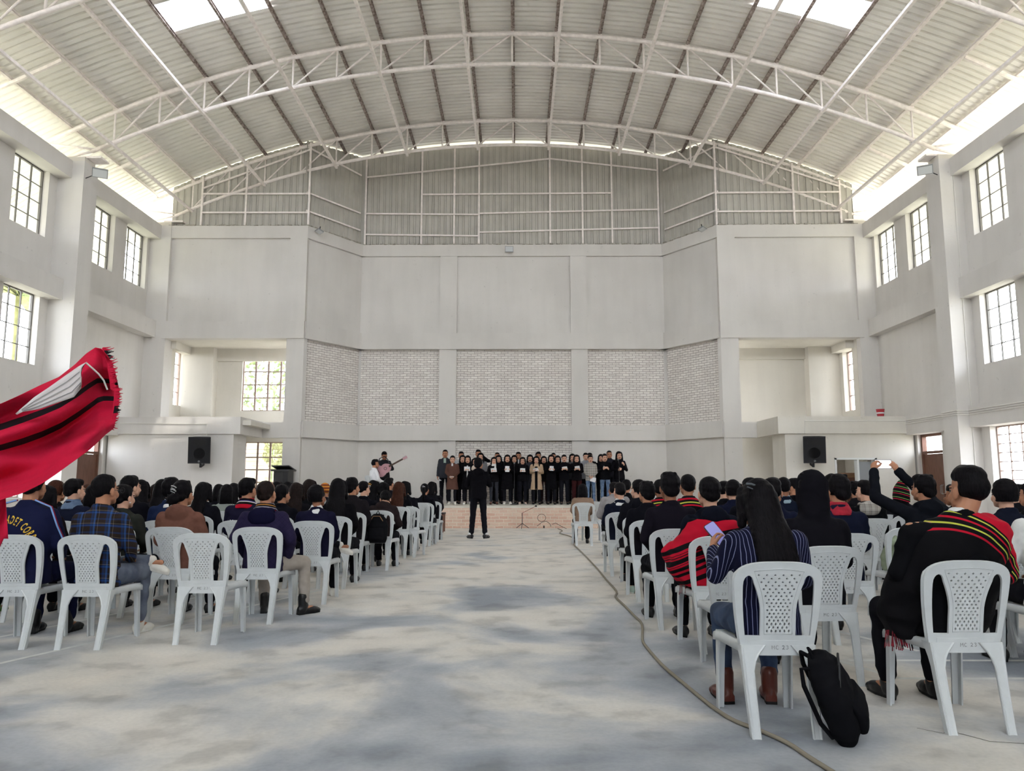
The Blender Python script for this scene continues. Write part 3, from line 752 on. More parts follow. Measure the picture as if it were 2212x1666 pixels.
def face_mats(me, h, R, mouth=0):
    """0 skin 1 eye 2 lip 3 brow"""
    h = V(h); Ri = R.inverted(); idx = []
    for p in me.polygons:
        q = Ri @ (p.center-h)/HS; m = 0; ax = abs(q.x)
        if q.y > .06:
            if ((ax-.030)/.0145)**2+((q.z+.003)/.0065)**2 < 1: m = 1
            elif abs(ax-.031) < .018 and .014 < q.z+ax*.12 < .0215: m = 3
            elif (q.x/.021)**2+((q.z+.067)/(.0085+.006*mouth))**2 < 1: m = 1 if mouth and (q.x/.012)**2+((q.z+.067)/.006)**2 < 1 else 2
        idx.append(m)
    me.polygons.foreach_set('material_index', idx)
def hand(c, W, d, w, n, curl=.6, side=1, sp=1.0):
    """W wrist, d pointing along the hand, w across it (towards the thumb), n out of the palm"""
    W, d, w, n = V(W), V(d).normalized(), V(w).normalized(), V(n).normalized()
    R = Matrix((w, d, n)).transposed()
    c.ell(W+d*.045, (.038, .052, .016), R); c.cap(W, W+d*.02, .024, .026)
    for i, (L, off, rs) in enumerate(((.070, .029, .0088), (.078, .010, .0090), (.073, -.009, .0086), (.058, -.027, .0078))):
        p = W+d*(.082-.006*abs(i-1))+w*off*sp; a = 0; rr = rs; pts = [p]; rad = [rr]
        for k, f in enumerate((.45, .32, .23)):
            a += curl*(.7, 1.0, .7)[k]*(1+.1*i); q = pts[-1]+(d*math.cos(a)+n*math.sin(a)+w*(off*1.6))*L*f; pts.append(q); rad.append(rr*(.93, .86, .78)[k])
        c.chain(pts, rad)
    p = W+d*.028+w*.030; q = p+(d*.55+w*.6+n*.45*curl)*.042; r = q+(d*.8+w*.05+n*.7*curl)*.032; c.chain([p, q, r], [.0125, .0105, .0085])
POSE = {
 'sit': dict(pel=(0, -.07, .53), ch=(0, -.085, .80), nk=(0, -.075, 1.03), hd=(0, -.045, 1.185), sh=.170, shz=.985, shy=-.085,
   el=[(-.225, -.03, .74), (.225, -.03, .74)], wr=[(-.115, .20, .625), (.115, .20, .625)], hp=[(-.095, -.04, .51), (.095, -.04, .51)], kn=[(-.14, .37, .50), (.14, .37, .50)], an=[(-.13, .36, .09), (.13, .36, .09)], ft=[(-.15, .5, .03), (.15, .5, .03)]),
 'stand': dict(pel=(0, 0, .90), ch=(0, -.01, 1.14), nk=(0, -.02, 1.37), hd=(0, .01, 1.51), sh=.155, shz=1.33, shy=-.02,
   el=[(-.20, -.02, 1.07), (.20, -.02, 1.07)], wr=[(-.215, .06, .84), (.215, .06, .84)], hp=[(-.085, 0, .86), (.085, 0, .86)], kn=[(-.10, .015, .48), (.10, .015, .48)], an=[(-.10, -.01, .09), (.10, -.01, .09)], ft=[(-.115, .12, .03), (.115, .12, .03)])}
for _k in ('sit', 'stand'): POSE[_k]['base'] = _k
def pose(b, **k): q = dict(POSE[b]); q.update(k); return q
POSE['cross'] = pose('sit', kn=[(-.12, .33, .57), (.15, .37, .50)], an=[(.20, .38, .60), (.14, .36, .09)], ft=[(.35, .37, .56), (.16, .5, .03)])
POSE['wide'] = pose('sit', kn=[(-.14, .36, .50), (.30, .28, .50)], an=[(-.10, .34, .09), (.32, .24, .09)], ft=[(-.12, .47, .03), (.42, .35, .03)], wr=[(-.20, .06, .58), (.20, .05, .58)], el=[(-.27, -.10, .76), (.27, -.10, .76)])
POSE['phone'] = pose('sit', el=[(-.37, .12, 1.10), (.20, .20, 1.08)], wr=[(-.30, .27, 1.36), (-.06, .29, 1.36)])
POSE['text'] = pose('sit', hd=(-.01, .0, 1.15), el=[(-.25, .02, .76), (.24, .0, .74)], wr=[(-.20, .24, .88), (.10, .2, .66)])
POSE['side'] = pose('sit', ch=(.03, -.09, .80), nk=(.09, -.08, 1.02), hd=(.17, -.04, 1.17), sh=.175, el=[(-.24, -.05, .74), (.33, -.03, .76)])
POSE['lean'] = pose('sit', ch=(0, .0, .79), nk=(0, .10, .99), hd=(0, .19, 1.08), shy=.06, shz=.95, el=[(-.25, .14, .68), (.25, .14, .68)], wr=[(-.1, .34, .60), (.1, .34, .60)])
POSE['paper'] = pose('stand', el=[(-.205, -.03, 1.08), (.205, -.03, 1.08)], wr=[(-.085, .215, 1.125), (.085, .215, 1.125)])
POSE['clasp'] = pose('stand', el=[(-.205, -.02, 1.07), (.205, -.02, 1.07)], wr=[(-.055, .17, .93), (.06, .175, .94)])
POSE['lead'] = pose('stand', el=[(-.235, .04, 1.08), (.235, .04, 1.08)], wr=[(-.12, .28, 1.17), (.12, .28, 1.17)], kn=[(-.11, .015, .48), (.11, .015, .48)], an=[(-.14, -.01, .09), (.14, -.01, .09)], ft=[(-.20, .11, .03), (.20, .11, .03)])
POSE['mic'] = pose('stand', el=[(-.23, .02, 1.06), (.25, .02, 1.08)], wr=[(-.09, .23, 1.20), (.10, .25, 1.05)])
POSE['guitar'] = pose('stand', el=[(-.26, .06, 1.10), (.27, .06, 1.12)], wr=[(-.08, .22, 1.06), (.26, .28, 1.04)])
POSE['arm_up'] = pose('stand', el=[(-.33, .04, 1.28), (.23, -.02, 1.07)], wr=[(-.15, .09, 1.42), (.14, .2, 1.0)])
CACHE = {}
def body_mesh(ps, turn=0, nod=0, mouth=0, vs=.0062):
    key = ('body', ps, turn, nod, mouth)
    if key in CACHE: return CACHE[key]
    P = POSE[ps]; c = Clay(); nk, hd = V(P['nk']), V(P['hd'])
    R = head(c, hd, turn, nod)
    c.cap(nk-V((0, 0, .03)), hd+V((0, -.02, -.05)), .056, .050); c.cap(nk+V((0, -.01, -.02)), hd+V((0, -.035, -.03)), .05, .048)
    c.chain([V(P['pel']), V(P['ch']), nk-V((0, 0, .08))], [.095, .095, .07]); c.cap((-P['sh']*.8, P['shy'], P['shz']-.015), (P['sh']*.8, P['shy'], P['shz']-.015), .04, .04)
    for s, i in ((-1, 0), (1, 1)):
        S_ = V((s*P['sh'], P['shy'], P['shz']-.02)); E_, W_ = V(P['el'][i]), V(P['wr'][i])
        c.chain([S_, E_, W_], [.042, .034, .024])
        d = (W_-E_).normalized()
        if P['base'] == 'sit' and ps in ('sit', 'cross', 'lean', 'wide'): hd_, n_ = V((-s*.35, .85, -.12)), V((0, 0, -1)); w_ = V((-s, -.3, 0)); cu = .25
        elif ps in ('paper', 'mic', 'phone', 'text'): hd_ = (d+V((0, 0, .5))).normalized(); w_ = V((-s*.2, .3, 1)); n_ = V((-s, .0, .0)); cu = .9
        else: hd_ = d+V((0, .1, -.25)); w_ = V((-s*.1, 1, .2)); n_ = V((-s, 0, 0)); cu = .5
        w_ = (w_-hd_*(w_.dot(hd_)/hd_.length_squared)).normalized(); n0 = hd_.normalized().cross(w_); n_ = n0 if n0.dot(n_) > 0 else -n0
        hand(c, W_, hd_, w_, n_, cu, s)
        H_, K_, A_, F_ = (V(P[k][i]) for k in ('hp', 'kn', 'an', 'ft'))
        c.chain([H_, K_, A_], [.066, .046, .034]); c.cap(A_-V((0, 0, .03)), A_.lerp(F_, .6), .026, .022)
    me = c.mesh('person', vs, 2); face_mats(me, hd, R, mouth); CACHE[key] = (me, hd, R); return CACHE[key]
def torso(c, P, f=1.0, low=None, flare=0, seat=True):
    """jacket trunk following pelvis, chest and shoulders"""
    pel, ch, nk = V(P['pel']), V(P['ch']), V(P['nk']); sh = P['sh']; z0 = low if low is not None else pel.z-.10
    L = lambda z: pel.lerp(ch, (z-pel.z)/(ch.z-pel.z)) if z < ch.z else ch.lerp(nk, (z-ch.z)/(nk.z-ch.z))
    secs = []
    if z0 < pel.z-.15:
        for q in range(5):
            z = z0+(pel.z-.12-z0)*q/5; t = 1-q/5; secs.append((pel.x, pel.y, z, (.175+flare*t)*f, (.125+flare*.6*t)*f))
    for z, rx, ry in ((max(z0, pel.z-.12), .172, .125), (pel.z, .170, .122), (pel.z+.12, .155, .112), (ch.z, sh+.005, .118), (P['shz']-.07, sh+.012, .108), (P['shz']+.0, sh-.012, .090), (P['shz']+.035, .115, .072), (nk.z+.005, .072, .062)):
        l = L(z); secs.append((l.x, l.y, z, rx*f, ry*f))
    c.loft(secs, 24)
    c.cap((-sh*.85, P['shy'], P['shz']-.035), (sh*.85, P['shy'], P['shz']-.035), .062*f, .062*f)
    for s in (-1, 1): c.ell((s*(sh-.005), P['shy'], P['shz']-.03), (.062*f, .066*f, .060*f))
def sleeves(c, P, r=(.058, .049, .040), short=0, f=1.0):
    for s, i in ((-1, 0), (1, 1)):
        S_ = V((s*P['sh'], P['shy'], P['shz']-.03)); E_, W_ = V(P['el'][i]), V(P['wr'][i])
        W2 = W_.lerp(E_, .04)
        c.cap(S_, E_, r[0]*f, r[1]*f); m = E_.lerp(W2, .5)+V((0, 0, -.006)); c.chain([E_, m, W2], [r[1]*f, r[2]*f*1.12, r[2]*f])
def top_mesh(ps, kind):
    key = ('top', ps, kind)
    if key in CACHE: return CACHE[key]
    P = POSE[ps]; c = Clay(); nk = V(P['nk']); sit = P['base'] == 'sit'; low = None; fl = 0; f = 1.0
    if kind in ('coat',): low = .50 if not sit else .44; fl = .035
    elif kind in ('jacket', 'blazer') and not sit: low = .77
    elif kind == 'puffer': f = 1.1; low = .44 if sit else .76
    elif kind in ('hoodie', 'hood_up', 'sweater'): f = 1.05; low = .80 if not sit else None
    elif kind == 'shirt': low = .80 if not sit else None; f = .97
    torso(c, P, f, low, fl)
    sleeves(c, P, f=(1.12 if kind in ('puffer', 'coat', 'hoodie', 'hood_up') else 1.0))
    ring = lambda r, z, t, y=0, tilt=.25: c.tube([(nk.x+r*math.cos(2*PI*k/14), nk.y+y+r*1.0*math.sin(2*PI*k/14), nk.z+z+tilt*r*-math.sin(2*PI*k/14)) for k in range(15)], t, 8)
    if kind in ('jacket', 'blazer', 'coat', 'shirt', 'puffer'): ring(.062, .018, .017, .0); ring(.066, .0, .018)
    if kind == 'shirt': ring(.060, .030, .012)
    if kind == 'sweater': ring(.060, .012, .015)
    if kind == 'hoodie':
        ring(.075, .012, .026); c.ell(nk+V((0, -.095, -.03)), (.115, .045, .085), Matrix.Rotation(.3, 3, 'X')); c.chain([nk+V((-.10, -.03, .0)), nk+V((0, -.12, .035)), nk+V((.10, -.03, .0))], [.028, .034, .028])
    if kind == 'hood_up':
        h = V(P['hd']); c.ell(h+V((0, -.03, .03)), (.105, .118, .125)); c.loft([(nk.x, nk.y-.005, nk.z-.04, .11, .095), (nk.x, nk.y-.01, nk.z+.05, .095, .09), (h.x, h.y-.025, h.z, .1, .11)])
    me = c.mesh(kind, .0125, 6, .0065 if kind != 'blazer' else .004, 7 if kind != 'puffer' else 9, seed=len(CACHE))
    if kind == 'hood_up': pass
    CACHE[key] = me; return me
def trousers_mesh(ps, kind='trousers'):
    key = ('tr', ps, kind)
    if key in CACHE: return CACHE[key]
    P = POSE[ps]; c = Clay(); k = {'trousers': 1.0, 'jeans': .92, 'wide': 1.2}[kind]
    c.ell(V(P['pel'])+V((0, 0, -.0)), (.158, .115, .105))
    for i in (0, 1):
        H_, K_, A_ = (V(P[q][i]) for q in ('hp', 'kn', 'an')); A2 = A_.lerp(K_, .10)
        if P['base'] == 'sit': H_ = H_+V((0, 0, .01)); c.chain([H_, H_.lerp(K_, .5), K_], [.088, .082, .066])
        else: c.chain([H_, H_.lerp(K_, .5), K_], [.088, .076*min(k, 1.1), .060*k])
        c.chain([K_, K_.lerp(A2, .5), A2], [.062*k, .058*k, .053*k])
    me = c.mesh('trousers', .0125, 5, .006, 8, seed=len(CACHE)); CACHE[key] = me; return me
def shoe_mesh(ps, i, kind='shoe'):
    key = ('shoe', ps, i, kind)
    if key in CACHE: return CACHE[key]
    P = POSE[ps]; A_, F_ = V(P['an'][i]), V(P['ft'][i]); d = F_-A_; flat = abs(A_.z-.09) < .02
    if flat: d.z = 0
    d.normalize(); up = V((0, 0, 1)) if flat else (V((0, 0, 1))-d*d.z).normalized(); x = d.cross(up).normalized(); R = Matrix((x, d, up)).transposed(); b = V((A_.x, A_.y, .0)) if flat else A_-up*.085
    c = Clay(); q = lambda p: b+R @ V(p)
    c.ell(q((0, -.02, .05)), (.038, .055, .048), R); c.ell(q((0, .09, .036)), (.043, .085, .034), R); c.ell(q((0, .14, .028)), (.040, .05, .026), R); c.cap(q((0, -.01, .05)), q((0, .01, .085)), .040, .038)
    n0 = 10; sole = [(.034*math.cos(a)*(1.15 if math.sin(a) > 0 else .95), .062+.128*math.sin(a)) for a in [2*PI*k/18 for k in range(18)]]
    c.prism(sole, .022, Matrix.Translation(b) @ R.to_4x4())
    if kind == 'boot': c.cap(q((0, -.01, .06)), q((0, -.015, .17)), .046, .048); c.obox(q((0, -.035, .02)), x, d, up, .032, .032, .03)
    me = c.mesh(kind, .0065, 2); idx = [1 if (R.inverted() @ (p.center-b)).z < .018 else 0 for p in me.polygons]; me.polygons.foreach_set('material_index', idx); CACHE[key] = me; return me
# hair: built round a head centred on the origin
def hair_mesh(kind):
    if ('hair', kind) in CACHE: return CACHE['hair', kind]
    c = Clay(); rnd = random.Random(hash(kind) % 7 if False else len(kind)*3)
    cap = lambda k=1.0: (c.ell((0, -.030, .036), (.083*k, .090*k, .090*k)), c.ell((0, -.005, .066), (.070, .078, .058)))
    tuft = lambda n, r, z0: [c.cap((math.cos(a)*.05*q, -.02+math.sin(a)*.06*q, .105), (math.cos(a)*(.05*q+r), -.02+math.sin(a)*(.06*q+r), .112+rnd.random()*z0), .020, .009) for a, q in [(rnd.uniform(0, 2*PI), rnd.uniform(.2, 1)) for _ in range(n)]]
    if kind == 'short': cap(); c.ell((0, -.075, -.01), (.064, .038, .052)); c.ell((.02, .02, .085), (.05, .05, .036))
    elif kind == 'cropped': c.ell((0, -.026, .034), (.079, .087, .088)); c.ell((0, -.07, -.008), (.060, .034, .045)); c.ell((0, .0, .072), (.066, .07, .045))
    elif kind == 'messy': cap(1.05); c.ell((0, -.075, -.02), (.070, .042, .058)); tuft(16, .012, .006); c.ell((-.015, .02, .09), (.055, .055, .04))
    elif kind == 'fade': c.ell((0, -.015, .072), (.076, .09, .058)); c.ell((0, -.040, .02), (.0765, .077, .075)); c.ell((.01, .025, .095), (.055, .05, .036))
    elif kind == 'bowl':
        cap(1.06); c.loft([(0, -.035, -.055, .072, .070), (0, -.03, -.02, .084, .082), (0, -.025, .04, .09, .094)])
    elif kind == 'bald_top': c.ell((0, -.034, .030), (.0805, .086, .084)); c.ell((0, -.06, -.02), (.066, .046, .05))
    elif kind in ('long', 'long_front', 'bob', 'pony', 'bun', 'half_clip'):
        cap(1.04)
        end = {'long': -.40, 'long_front': -.30, 'bob': -.15, 'half_clip': -.34}.get(kind)
        if end:
            S_ = [(0, -.03, .045, .088, .085), (0, -.045, -.02, .092, .078), (0, -.062, -.09, .094, .062)]
            if end < -.2: S_ += [(0, -.095, -.17, .108, .045), (0, -.118, (end-.17)/2-.02, .110, .034), (0, -.122, end+.02, .095, .024), (0, -.12, end, .07, .014)]
            else: S_ += [(0, -.06, end, .092, .052)]
            c.loft(S_, 22, 2.2)
            fz = -.20 if kind == 'long_front' else (-.06 if end < -.2 else end+.01)
            for s in (-1, 1):
                c.chain([(s*.062, .028, .080), (s*.086, .018, .03), (s*.090, .016, -.04), (s*.092, .020, -.10), (s*.090, .040 if kind == 'long_front' else .0, fz)], [.020, .018, .021, .024, .020])
                c.cap((s*.012, .02, .098), (s*.062, .026, .078), .024, .021)
        if kind == 'pony': c.ell((0, -.118, .03), (.026, .026, .026)); c.chain([(0, -.13, .02), (.01, -.155, -.06), (0, -.15, -.16), (0, -.135, -.25)], [.028, .036, .03, .012]); c.ell((0, -.07, -.02), (.066, .04, .045))
        if kind == 'bun': c.ell((-.02, -.125, -.045), (.058, .045, .05)); c.ell((0, -.07, -.02), (.07, .045, .05)); tuft(5, .01, .005); [c.cap((-.02, -.14, -.05), (-.02+math.cos(a)*.075, -.145, -.05+math.sin(a)*.06), .018, .005) for a in (2.2, 2.9, 3.6, 4.4)]
    me = c.mesh('hair', .0075, 2, .0022, 20); CACHE['hair', kind] = me; return me
def fabric(name, c, var=.05, rough=.85, **k): return mat('cloth_'+name, c, rough, var=var, scale=30, spec=.05, **k)
def hair_mat(name, c, c2):
    if 'hair_'+name in MATS: return MATS['hair_'+name]
    m, t, b = base('hair_'+name, .55, .07); g = N(t, 'ShaderNodeTexCoord'); mp = N(t, 'ShaderNodeMapping'); mp.inputs['Scale'].default_value = (60, 60, 5); t.links.new(g.outputs['Object'], mp.inputs[0])
    n = N(t, 'ShaderNodeTexNoise', _2=3, _3=4); t.links.new(mp.outputs[0], n.inputs[0]); t.links.new(ramp(t, n.outputs[0], [(.35, srgb(c)), (.7, srgb(c2))]), b.inputs['Base Color'])
    bp = N(t, 'ShaderNodeBump', _0=.6); bp.inputs['Distance'].default_value = .006; t.links.new(n.outputs[0], bp.inputs['Height']); t.links.new(bp.outputs[0], b.inputs['Normal']); return m
HAIRS = {'k': hair_mat('black', '080709', '171417'), 'b': hair_mat('brown', '2a1712', '4c2e22'), 'd': hair_mat('dark_brown', '15100f', '2d221f')}
SKINS = [mat('skin_%s' % n, c, .55, var=.05, scale=12, spec=.3) for n, c in (('tan', 'b07c60'), ('light', 'cfa189'), ('brown', '96654c'))]
EYE = mat('eye_dark', '1d1613', .3); LIP = mat('lip', '9a5549', .5); BROW = mat('brow', '2a1d19', .8)
SOLE = {'w': mat('sole_white', 'd9d7d0', .7), 'k': mat('sole_black', '141414', .7), 't': mat('sole_tan', 'a58a64', .8)}
def setmats(o, ms):
    me = o.data
    while len(me.materials) < len(ms): me.materials.append(None)
    for i, m in enumerate(ms): o.material_slots[i].link = 'OBJECT'; o.material_slots[i].material = m
def part(name, me, parent, ms, label=None):
    o = bpy.data.objects.new(name, me); link(o, parent); setmats(o, ms)
    if label: o['label'] = label
    return o
def person(x, y, z=0, rz=0, s=1.0, ps='sit', top='jacket', tc='15151a', hair='short', hc='k', skin=0, turn=0, nod=0, leg='trousers', lc='17171c', shoe='shoe', sc='131314', sole='k', mouth=0, label='', group=None, tm=None, lm=None):
    me, hd, R = body_mesh(ps, round(turn, 1), nod, mouth)
    o = bpy.data.objects.new('person', me); o.location = (x, y, z); o.rotation_euler = (0, 0, rz); o.scale = (s, s, s); link(o); setmats(o, [SKINS[skin], EYE, LIP, BROW])
    tag(o, label, 'person', group)
    if hair:
        h = part('hair', hair_mesh(hair), o, [HAIRS[hc]]); h.matrix_local = Matrix.Translation(hd) @ R.to_4x4() @ Matrix.Diagonal((HS, HS, HS, 1))
    part({'hood_up': 'hoodie', 'blazer': 'jacket', 'puffer': 'jacket'}.get(top, top), top_mesh(ps, top), o, [tm or fabric(tc, tc)])
    part('jeans' if leg == 'jeans' else 'trousers', trousers_mesh(ps, leg), o, [lm or fabric(lc, lc)])
    for i in (0, 1): part('boot' if shoe == 'boot' else 'shoe', shoe_mesh(ps, i, shoe), o, [mat('leather_'+sc, sc, .35 if sc != 'd8d5cc' else .7, spec=.4), SOLE[sole]])
    o['_hd'] = 0; del o['_hd']
    return o, hd, R
# ------------------------------------------------------------------ pixel rays, used only to work out where things stand
_R = cam.rotation_euler.to_matrix()
def ray(px, py): return _R @ Vector(((px-1106)/F_PX, -(py-833)/F_PX, -1))
def PXW(px, py, Y): d = ray(px, py); return Vector((0, 0, CAM_Z))+d*(Y/d.y)
def PXF(px, py, z=0): d = ray(px, py); return Vector((0, 0, CAM_Z))+d*((z-CAM_Z)/d.z)
# ------------------------------------------------------------------ patterned cloth
def bands(name, co, lo, hi, stops, rough=.85, co2=None, stops2=None, lo2=0, hi2=1, fine=None):
    """constant colour bands along a linear (+x squared) combination of object coordinates; co = (x, y, z, xx)"""
    m, t, b = base(name, rough, .12); g = N(t, 'ShaderNodeTexCoord'); sx = N(t, 'ShaderNodeSeparateXYZ'); t.links.new(g.outputs['Object'], sx.inputs[0])
    def lin(co):
        acc = None
        for k, src in ((co[0], sx.outputs[0]), (co[1], sx.outputs[1]), (co[2], sx.outputs[2])):
            if not k: continue
            mu = N(t, 'ShaderNodeMath', operation='MULTIPLY', _1=k); t.links.new(src, mu.inputs[0])
            if acc is None: acc = mu.outputs[0]
            else: ad = N(t, 'ShaderNodeMath', operation='ADD'); t.links.new(acc, ad.inputs[0]); t.links.new(mu.outputs[0], ad.inputs[1]); acc = ad.outputs[0]
        if len(co) > 3 and co[3]:
            sq = N(t, 'ShaderNodeMath', operation='MULTIPLY'); t.links.new(sx.outputs[0], sq.inputs[0]); t.links.new(sx.outputs[0], sq.inputs[1])
            mu = N(t, 'ShaderNodeMath', operation='MULTIPLY', _1=co[3]); t.links.new(sq.outputs[0], mu.inputs[0]); ad = N(t, 'ShaderNodeMath', operation='ADD')
            t.links.new(mu.outputs[0], ad.inputs[0]); t.links.new(acc, ad.inputs[1]); acc = ad.outputs[0]
        return acc
    def lay(co, lo, hi, stops, rep=False):
        a = lin(co); mr = N(t, 'ShaderNodeMapRange', clamp=not rep, _1=lo, _2=hi); t.links.new(a, mr.inputs[0]); a = mr.outputs[0]
        if rep: fr = N(t, 'ShaderNodeMath', operation='FRACT'); t.links.new(a, fr.inputs[0]); a = fr.outputs[0]
        r = N(t, 'ShaderNodeValToRGB'); r.color_ramp.interpolation = 'CONSTANT'; el = r.color_ramp.elements
        el[0].position = 0; el[0].color = srgb(stops[0][1]); el[1].position = stops[1][0]; el[1].color = srgb(stops[1][1])
        for p, c in stops[2:]: e = el.new(p); e.color = srgb(c)
        t.links.new(a, r.inputs[0]); return r.outputs[0]
    c = lay(co, lo, hi, stops, rep=(fine is not None))
    if co2: c = mixc(t, .5 if fine != 'stripe' else 1, c, lay(co2, lo2, hi2, stops2, rep=(fine is not None)), 'MIX' if fine != 'stripe' else 'MULTIPLY')
    t.links.new(c, b.inputs['Base Color']); return m
PIN = bands('pinstripe', (1, .25, 0), 0, .019, [(0, '12142b'), (.87, '7f84a6')], fine='p')
PLAID = bands('plaid', (1, .3, 0), 0, .115, [(0, '2a211d'), (.28, '1f3560'), (.42, '223047'), (.5, '2f558e'), (.62, '241d1b'), (.78, '8a8378'), (.80, '2a211d')], co2=(0, .2, 1), lo2=0, hi2=.105,
              stops2=[(0, '2b2320'), (.3, '24437a'), (.45, '1c1f2c'), (.52, '9b917f'), (.545, '2e2622'), (.8, '23345a'), (.93, '261f1c')], fine='plaid')
TWEED = bands('tweed', (1, 0, 1), 0, .022, [(0, '1b211f'), (.5, 'b9c2bb')], co2=(1, 0, -1), lo2=0, hi2=.022, stops2=[(0, '1b211f'), (.5, 'b9c2bb')], fine='t')
PLAIDG = bands('grey_check', (1, 0, 0), 0, .07, [(0, 'a9a49d'), (.5, '8d8881'), (.9, '5f5b58')], co2=(0, 0, 1), lo2=0, hi2=.08, stops2=[(0, 'aaa59f'), (.5, '8f8b85'), (.9, '605c58')], fine='g')
TRACK = bands('tracksuit', (1, 0, .0), -.30, .30, [(0, '161a38'), (.02, '161a38'), (.98, '161a38')])
QUILT = bands('quilted_navy', (1, 0, 1), 0, .055, [(0, '251f3a'), (.93, '151225')], co2=(1, 0, -1), lo2=0, hi2=.055, stops2=[(0, '251f3a'), (.93, '151225')], fine='q')
Rr, Kk, Yy, Ww = 'b3132b', '0d0c0f', 'b9bd4a', 'd8d2cc'
SH_A = bands('shawl_black_red', (.16, 0, 1, 1.5), .55, 1.13, [(0, Kk), (.715, Rr), (.735, Kk), (.775, Yy), (.792, Kk), (.83, Rr), (.85, Kk), (.885, Yy), (.90, Kk), (.925, Rr)])
SH_B = bands('shawl_red_bands', (-.25, 0, 1, .5), .40, 1.05, [(0, Kk), (.12, Rr), (.26, Kk), (.32, Rr), (.38, Kk), (.42, Rr), (.45, Kk), (.50, Rr), (.52, Kk), (.53, Rr), (.545, Kk), (.60, Rr), (.62, Kk), (.63, Rr), (.65, Kk), (.66, Rr), (.69, Kk), (.75, Rr), (.97, Kk)])
SH_C = bands('shawl_dark_stripes', (0, 0, 1, 1.2), .80, 1.10, [(0, Kk), (.55, Rr), (.60, Kk), (.66, Yy), (.70, Kk), (.78, Rr), (.84, Kk), (.88, Yy), (.91, Kk)])
SC_R = bands('scarf_red_check', (0, .3, 1), .96, 1.12, [(0, Rr), (.12, Kk), (.3, Ww), (.36, '3a2f7a'), (.42, Kk), (.6, Rr), (.7, Kk), (.8, Rr)])
SC_Q = bands('scarf_red_pattern', (0, .3, 1), .95, 1.13, [(0, Rr), (.22, Kk), (.3, '8d8797'), (.36, Kk), (.45, 'b07a3a'), (.5, Kk), (.6, '8d8797'), (.66, Kk), (.74, Rr)])
SC_N = mat('scarf_red', '9c1f30', .85, var=.2, scale=22)
BEAN = bands('striped_beanie', (0, 0, 1), 0, .05, [(0, 'c98438'), (.45, '1b1413'), (.7, 'd2603c'), (.8, '1b1413')], fine='b')
HOODS = bands('striped_hood', (.3, 0, 1), 0, .075, [(0, '121013'), (.4, 'b9213a'), (.52, '121013'), (.75, '7fae5a'), (.84, '121013')], fine='h')
# ------------------------------------------------------------------ clothing extras
def scarf(p, ps, m, r=.082, t=.036, name='scarf'):
    key = ('scarf', ps, r, t)
    if key not in CACHE:
        P = POSE[ps]; nk = V(P['nk']); c = Clay()
        c.loft([(nk.x, nk.y, nk.z-.045, r+.045, r+.035), (nk.x, nk.y, nk.z-.01, r+.03, r+.022), (nk.x, nk.y+.002, nk.z+.03, r+.008, r+.002), (nk.x, nk.y+.004, nk.z+.062, r-.008, r-.010)], 22, 2)
        c.chain([nk+V((-.05, .1, -.02)), nk+V((-.04, .125, -.16))], [.03, .035]); CACHE[key] = c.mesh('scarf', .0095, 4, .005, 11)
    return part(name, CACHE[key], p, [m])
def poncho(p, ps, m, kind):
    key = ('poncho', ps, kind)
    if key not in CACHE:
        P = POSE[ps]; nk = V(P['nk']); c = Clay(); y0 = -.07
        if kind == 'wide':
            n_ = nk.x; c.loft([(n_*.2-.03, .05, .40, .25, .12), (n_*.25-.03, .05, .52, .29, .17), (n_*.45-.02, .01, .68, .29, .18), (n_*.7, -.045, .84, .275, .155), (n_*.9+.02, -.07, .95, .265, .135), (n_+.03, -.075, 1.0, .215, .12), (n_+.01, -.075, 1.035, .12, .095), (n_+.0, -.072, 1.06, .086, .080)], 26, 2.3)
            c.cap((n_+.15, -.05, .97), (n_+.27, .03, .76), .080, .095)
        elif kind == 'low':
            c.loft([(-.05, -.04, .47, .20, .15), (-.10, -.04, .60, .25, .17), (-.075, -.06, .74, .255, .165), (-.03, -.075, .86, .235, .15), (0, -.08, .95, .215, .135), (0, -.085, .985, .20, .125)], 26, 2.3)
            c.cap((-.30, .0, .72), (-.24, -.02, .60), .085, .07)
        else: c.loft([(0, -.08, .88, .222, .145), (0, -.08, .96, .205, .135), (0, -.078, 1.01, .14, .105), (0, -.075, 1.055, .085, .08)], 24, 2.3)
        CACHE[key] = c.mesh('shawl', .0125, 5, .012, 6.5, seed=5)
    return part('shawl', CACHE[key], p, [m])
def fringe(p, pts, L=.09):
    mb = MB(); rnd = random.Random(4)
    for (x, y, z) in pts:
        for k in range(3): a = rnd.uniform(-.02, .02); mb.tube([(x+a, y, z), (x+a*1.3, y+.004, z-L*.5), (x+a*1.8, y, z-L*rnd.uniform(.8, 1.1))], .0028, 4)
    return mb.build('fringe', mat('fringe_red', '8e1b2c', .8, c2='1a1416', scale=40), p)
def clip(p, hd, R, off, m, w=.03, name='hair_clip'):
    mb = MB(); mb.tube([(-w, 0, .006), (-w*.3, -.006, .012), (w*.3, -.006, .012), (w, 0, .006)], .006, 6); mb.tube([(-w*.8, -.002, -.01), (w*.8, -.002, -.012)], .0035, 6)
    o = mb.build(name, m, p); o.matrix_local = Matrix.Translation(hd) @ R.to_4x4() @ Matrix.Translation(V(off)*HS) @ Matrix.Rotation(.35, 4, 'Y'); return o
from mathutils.bvhtree import BVHTree
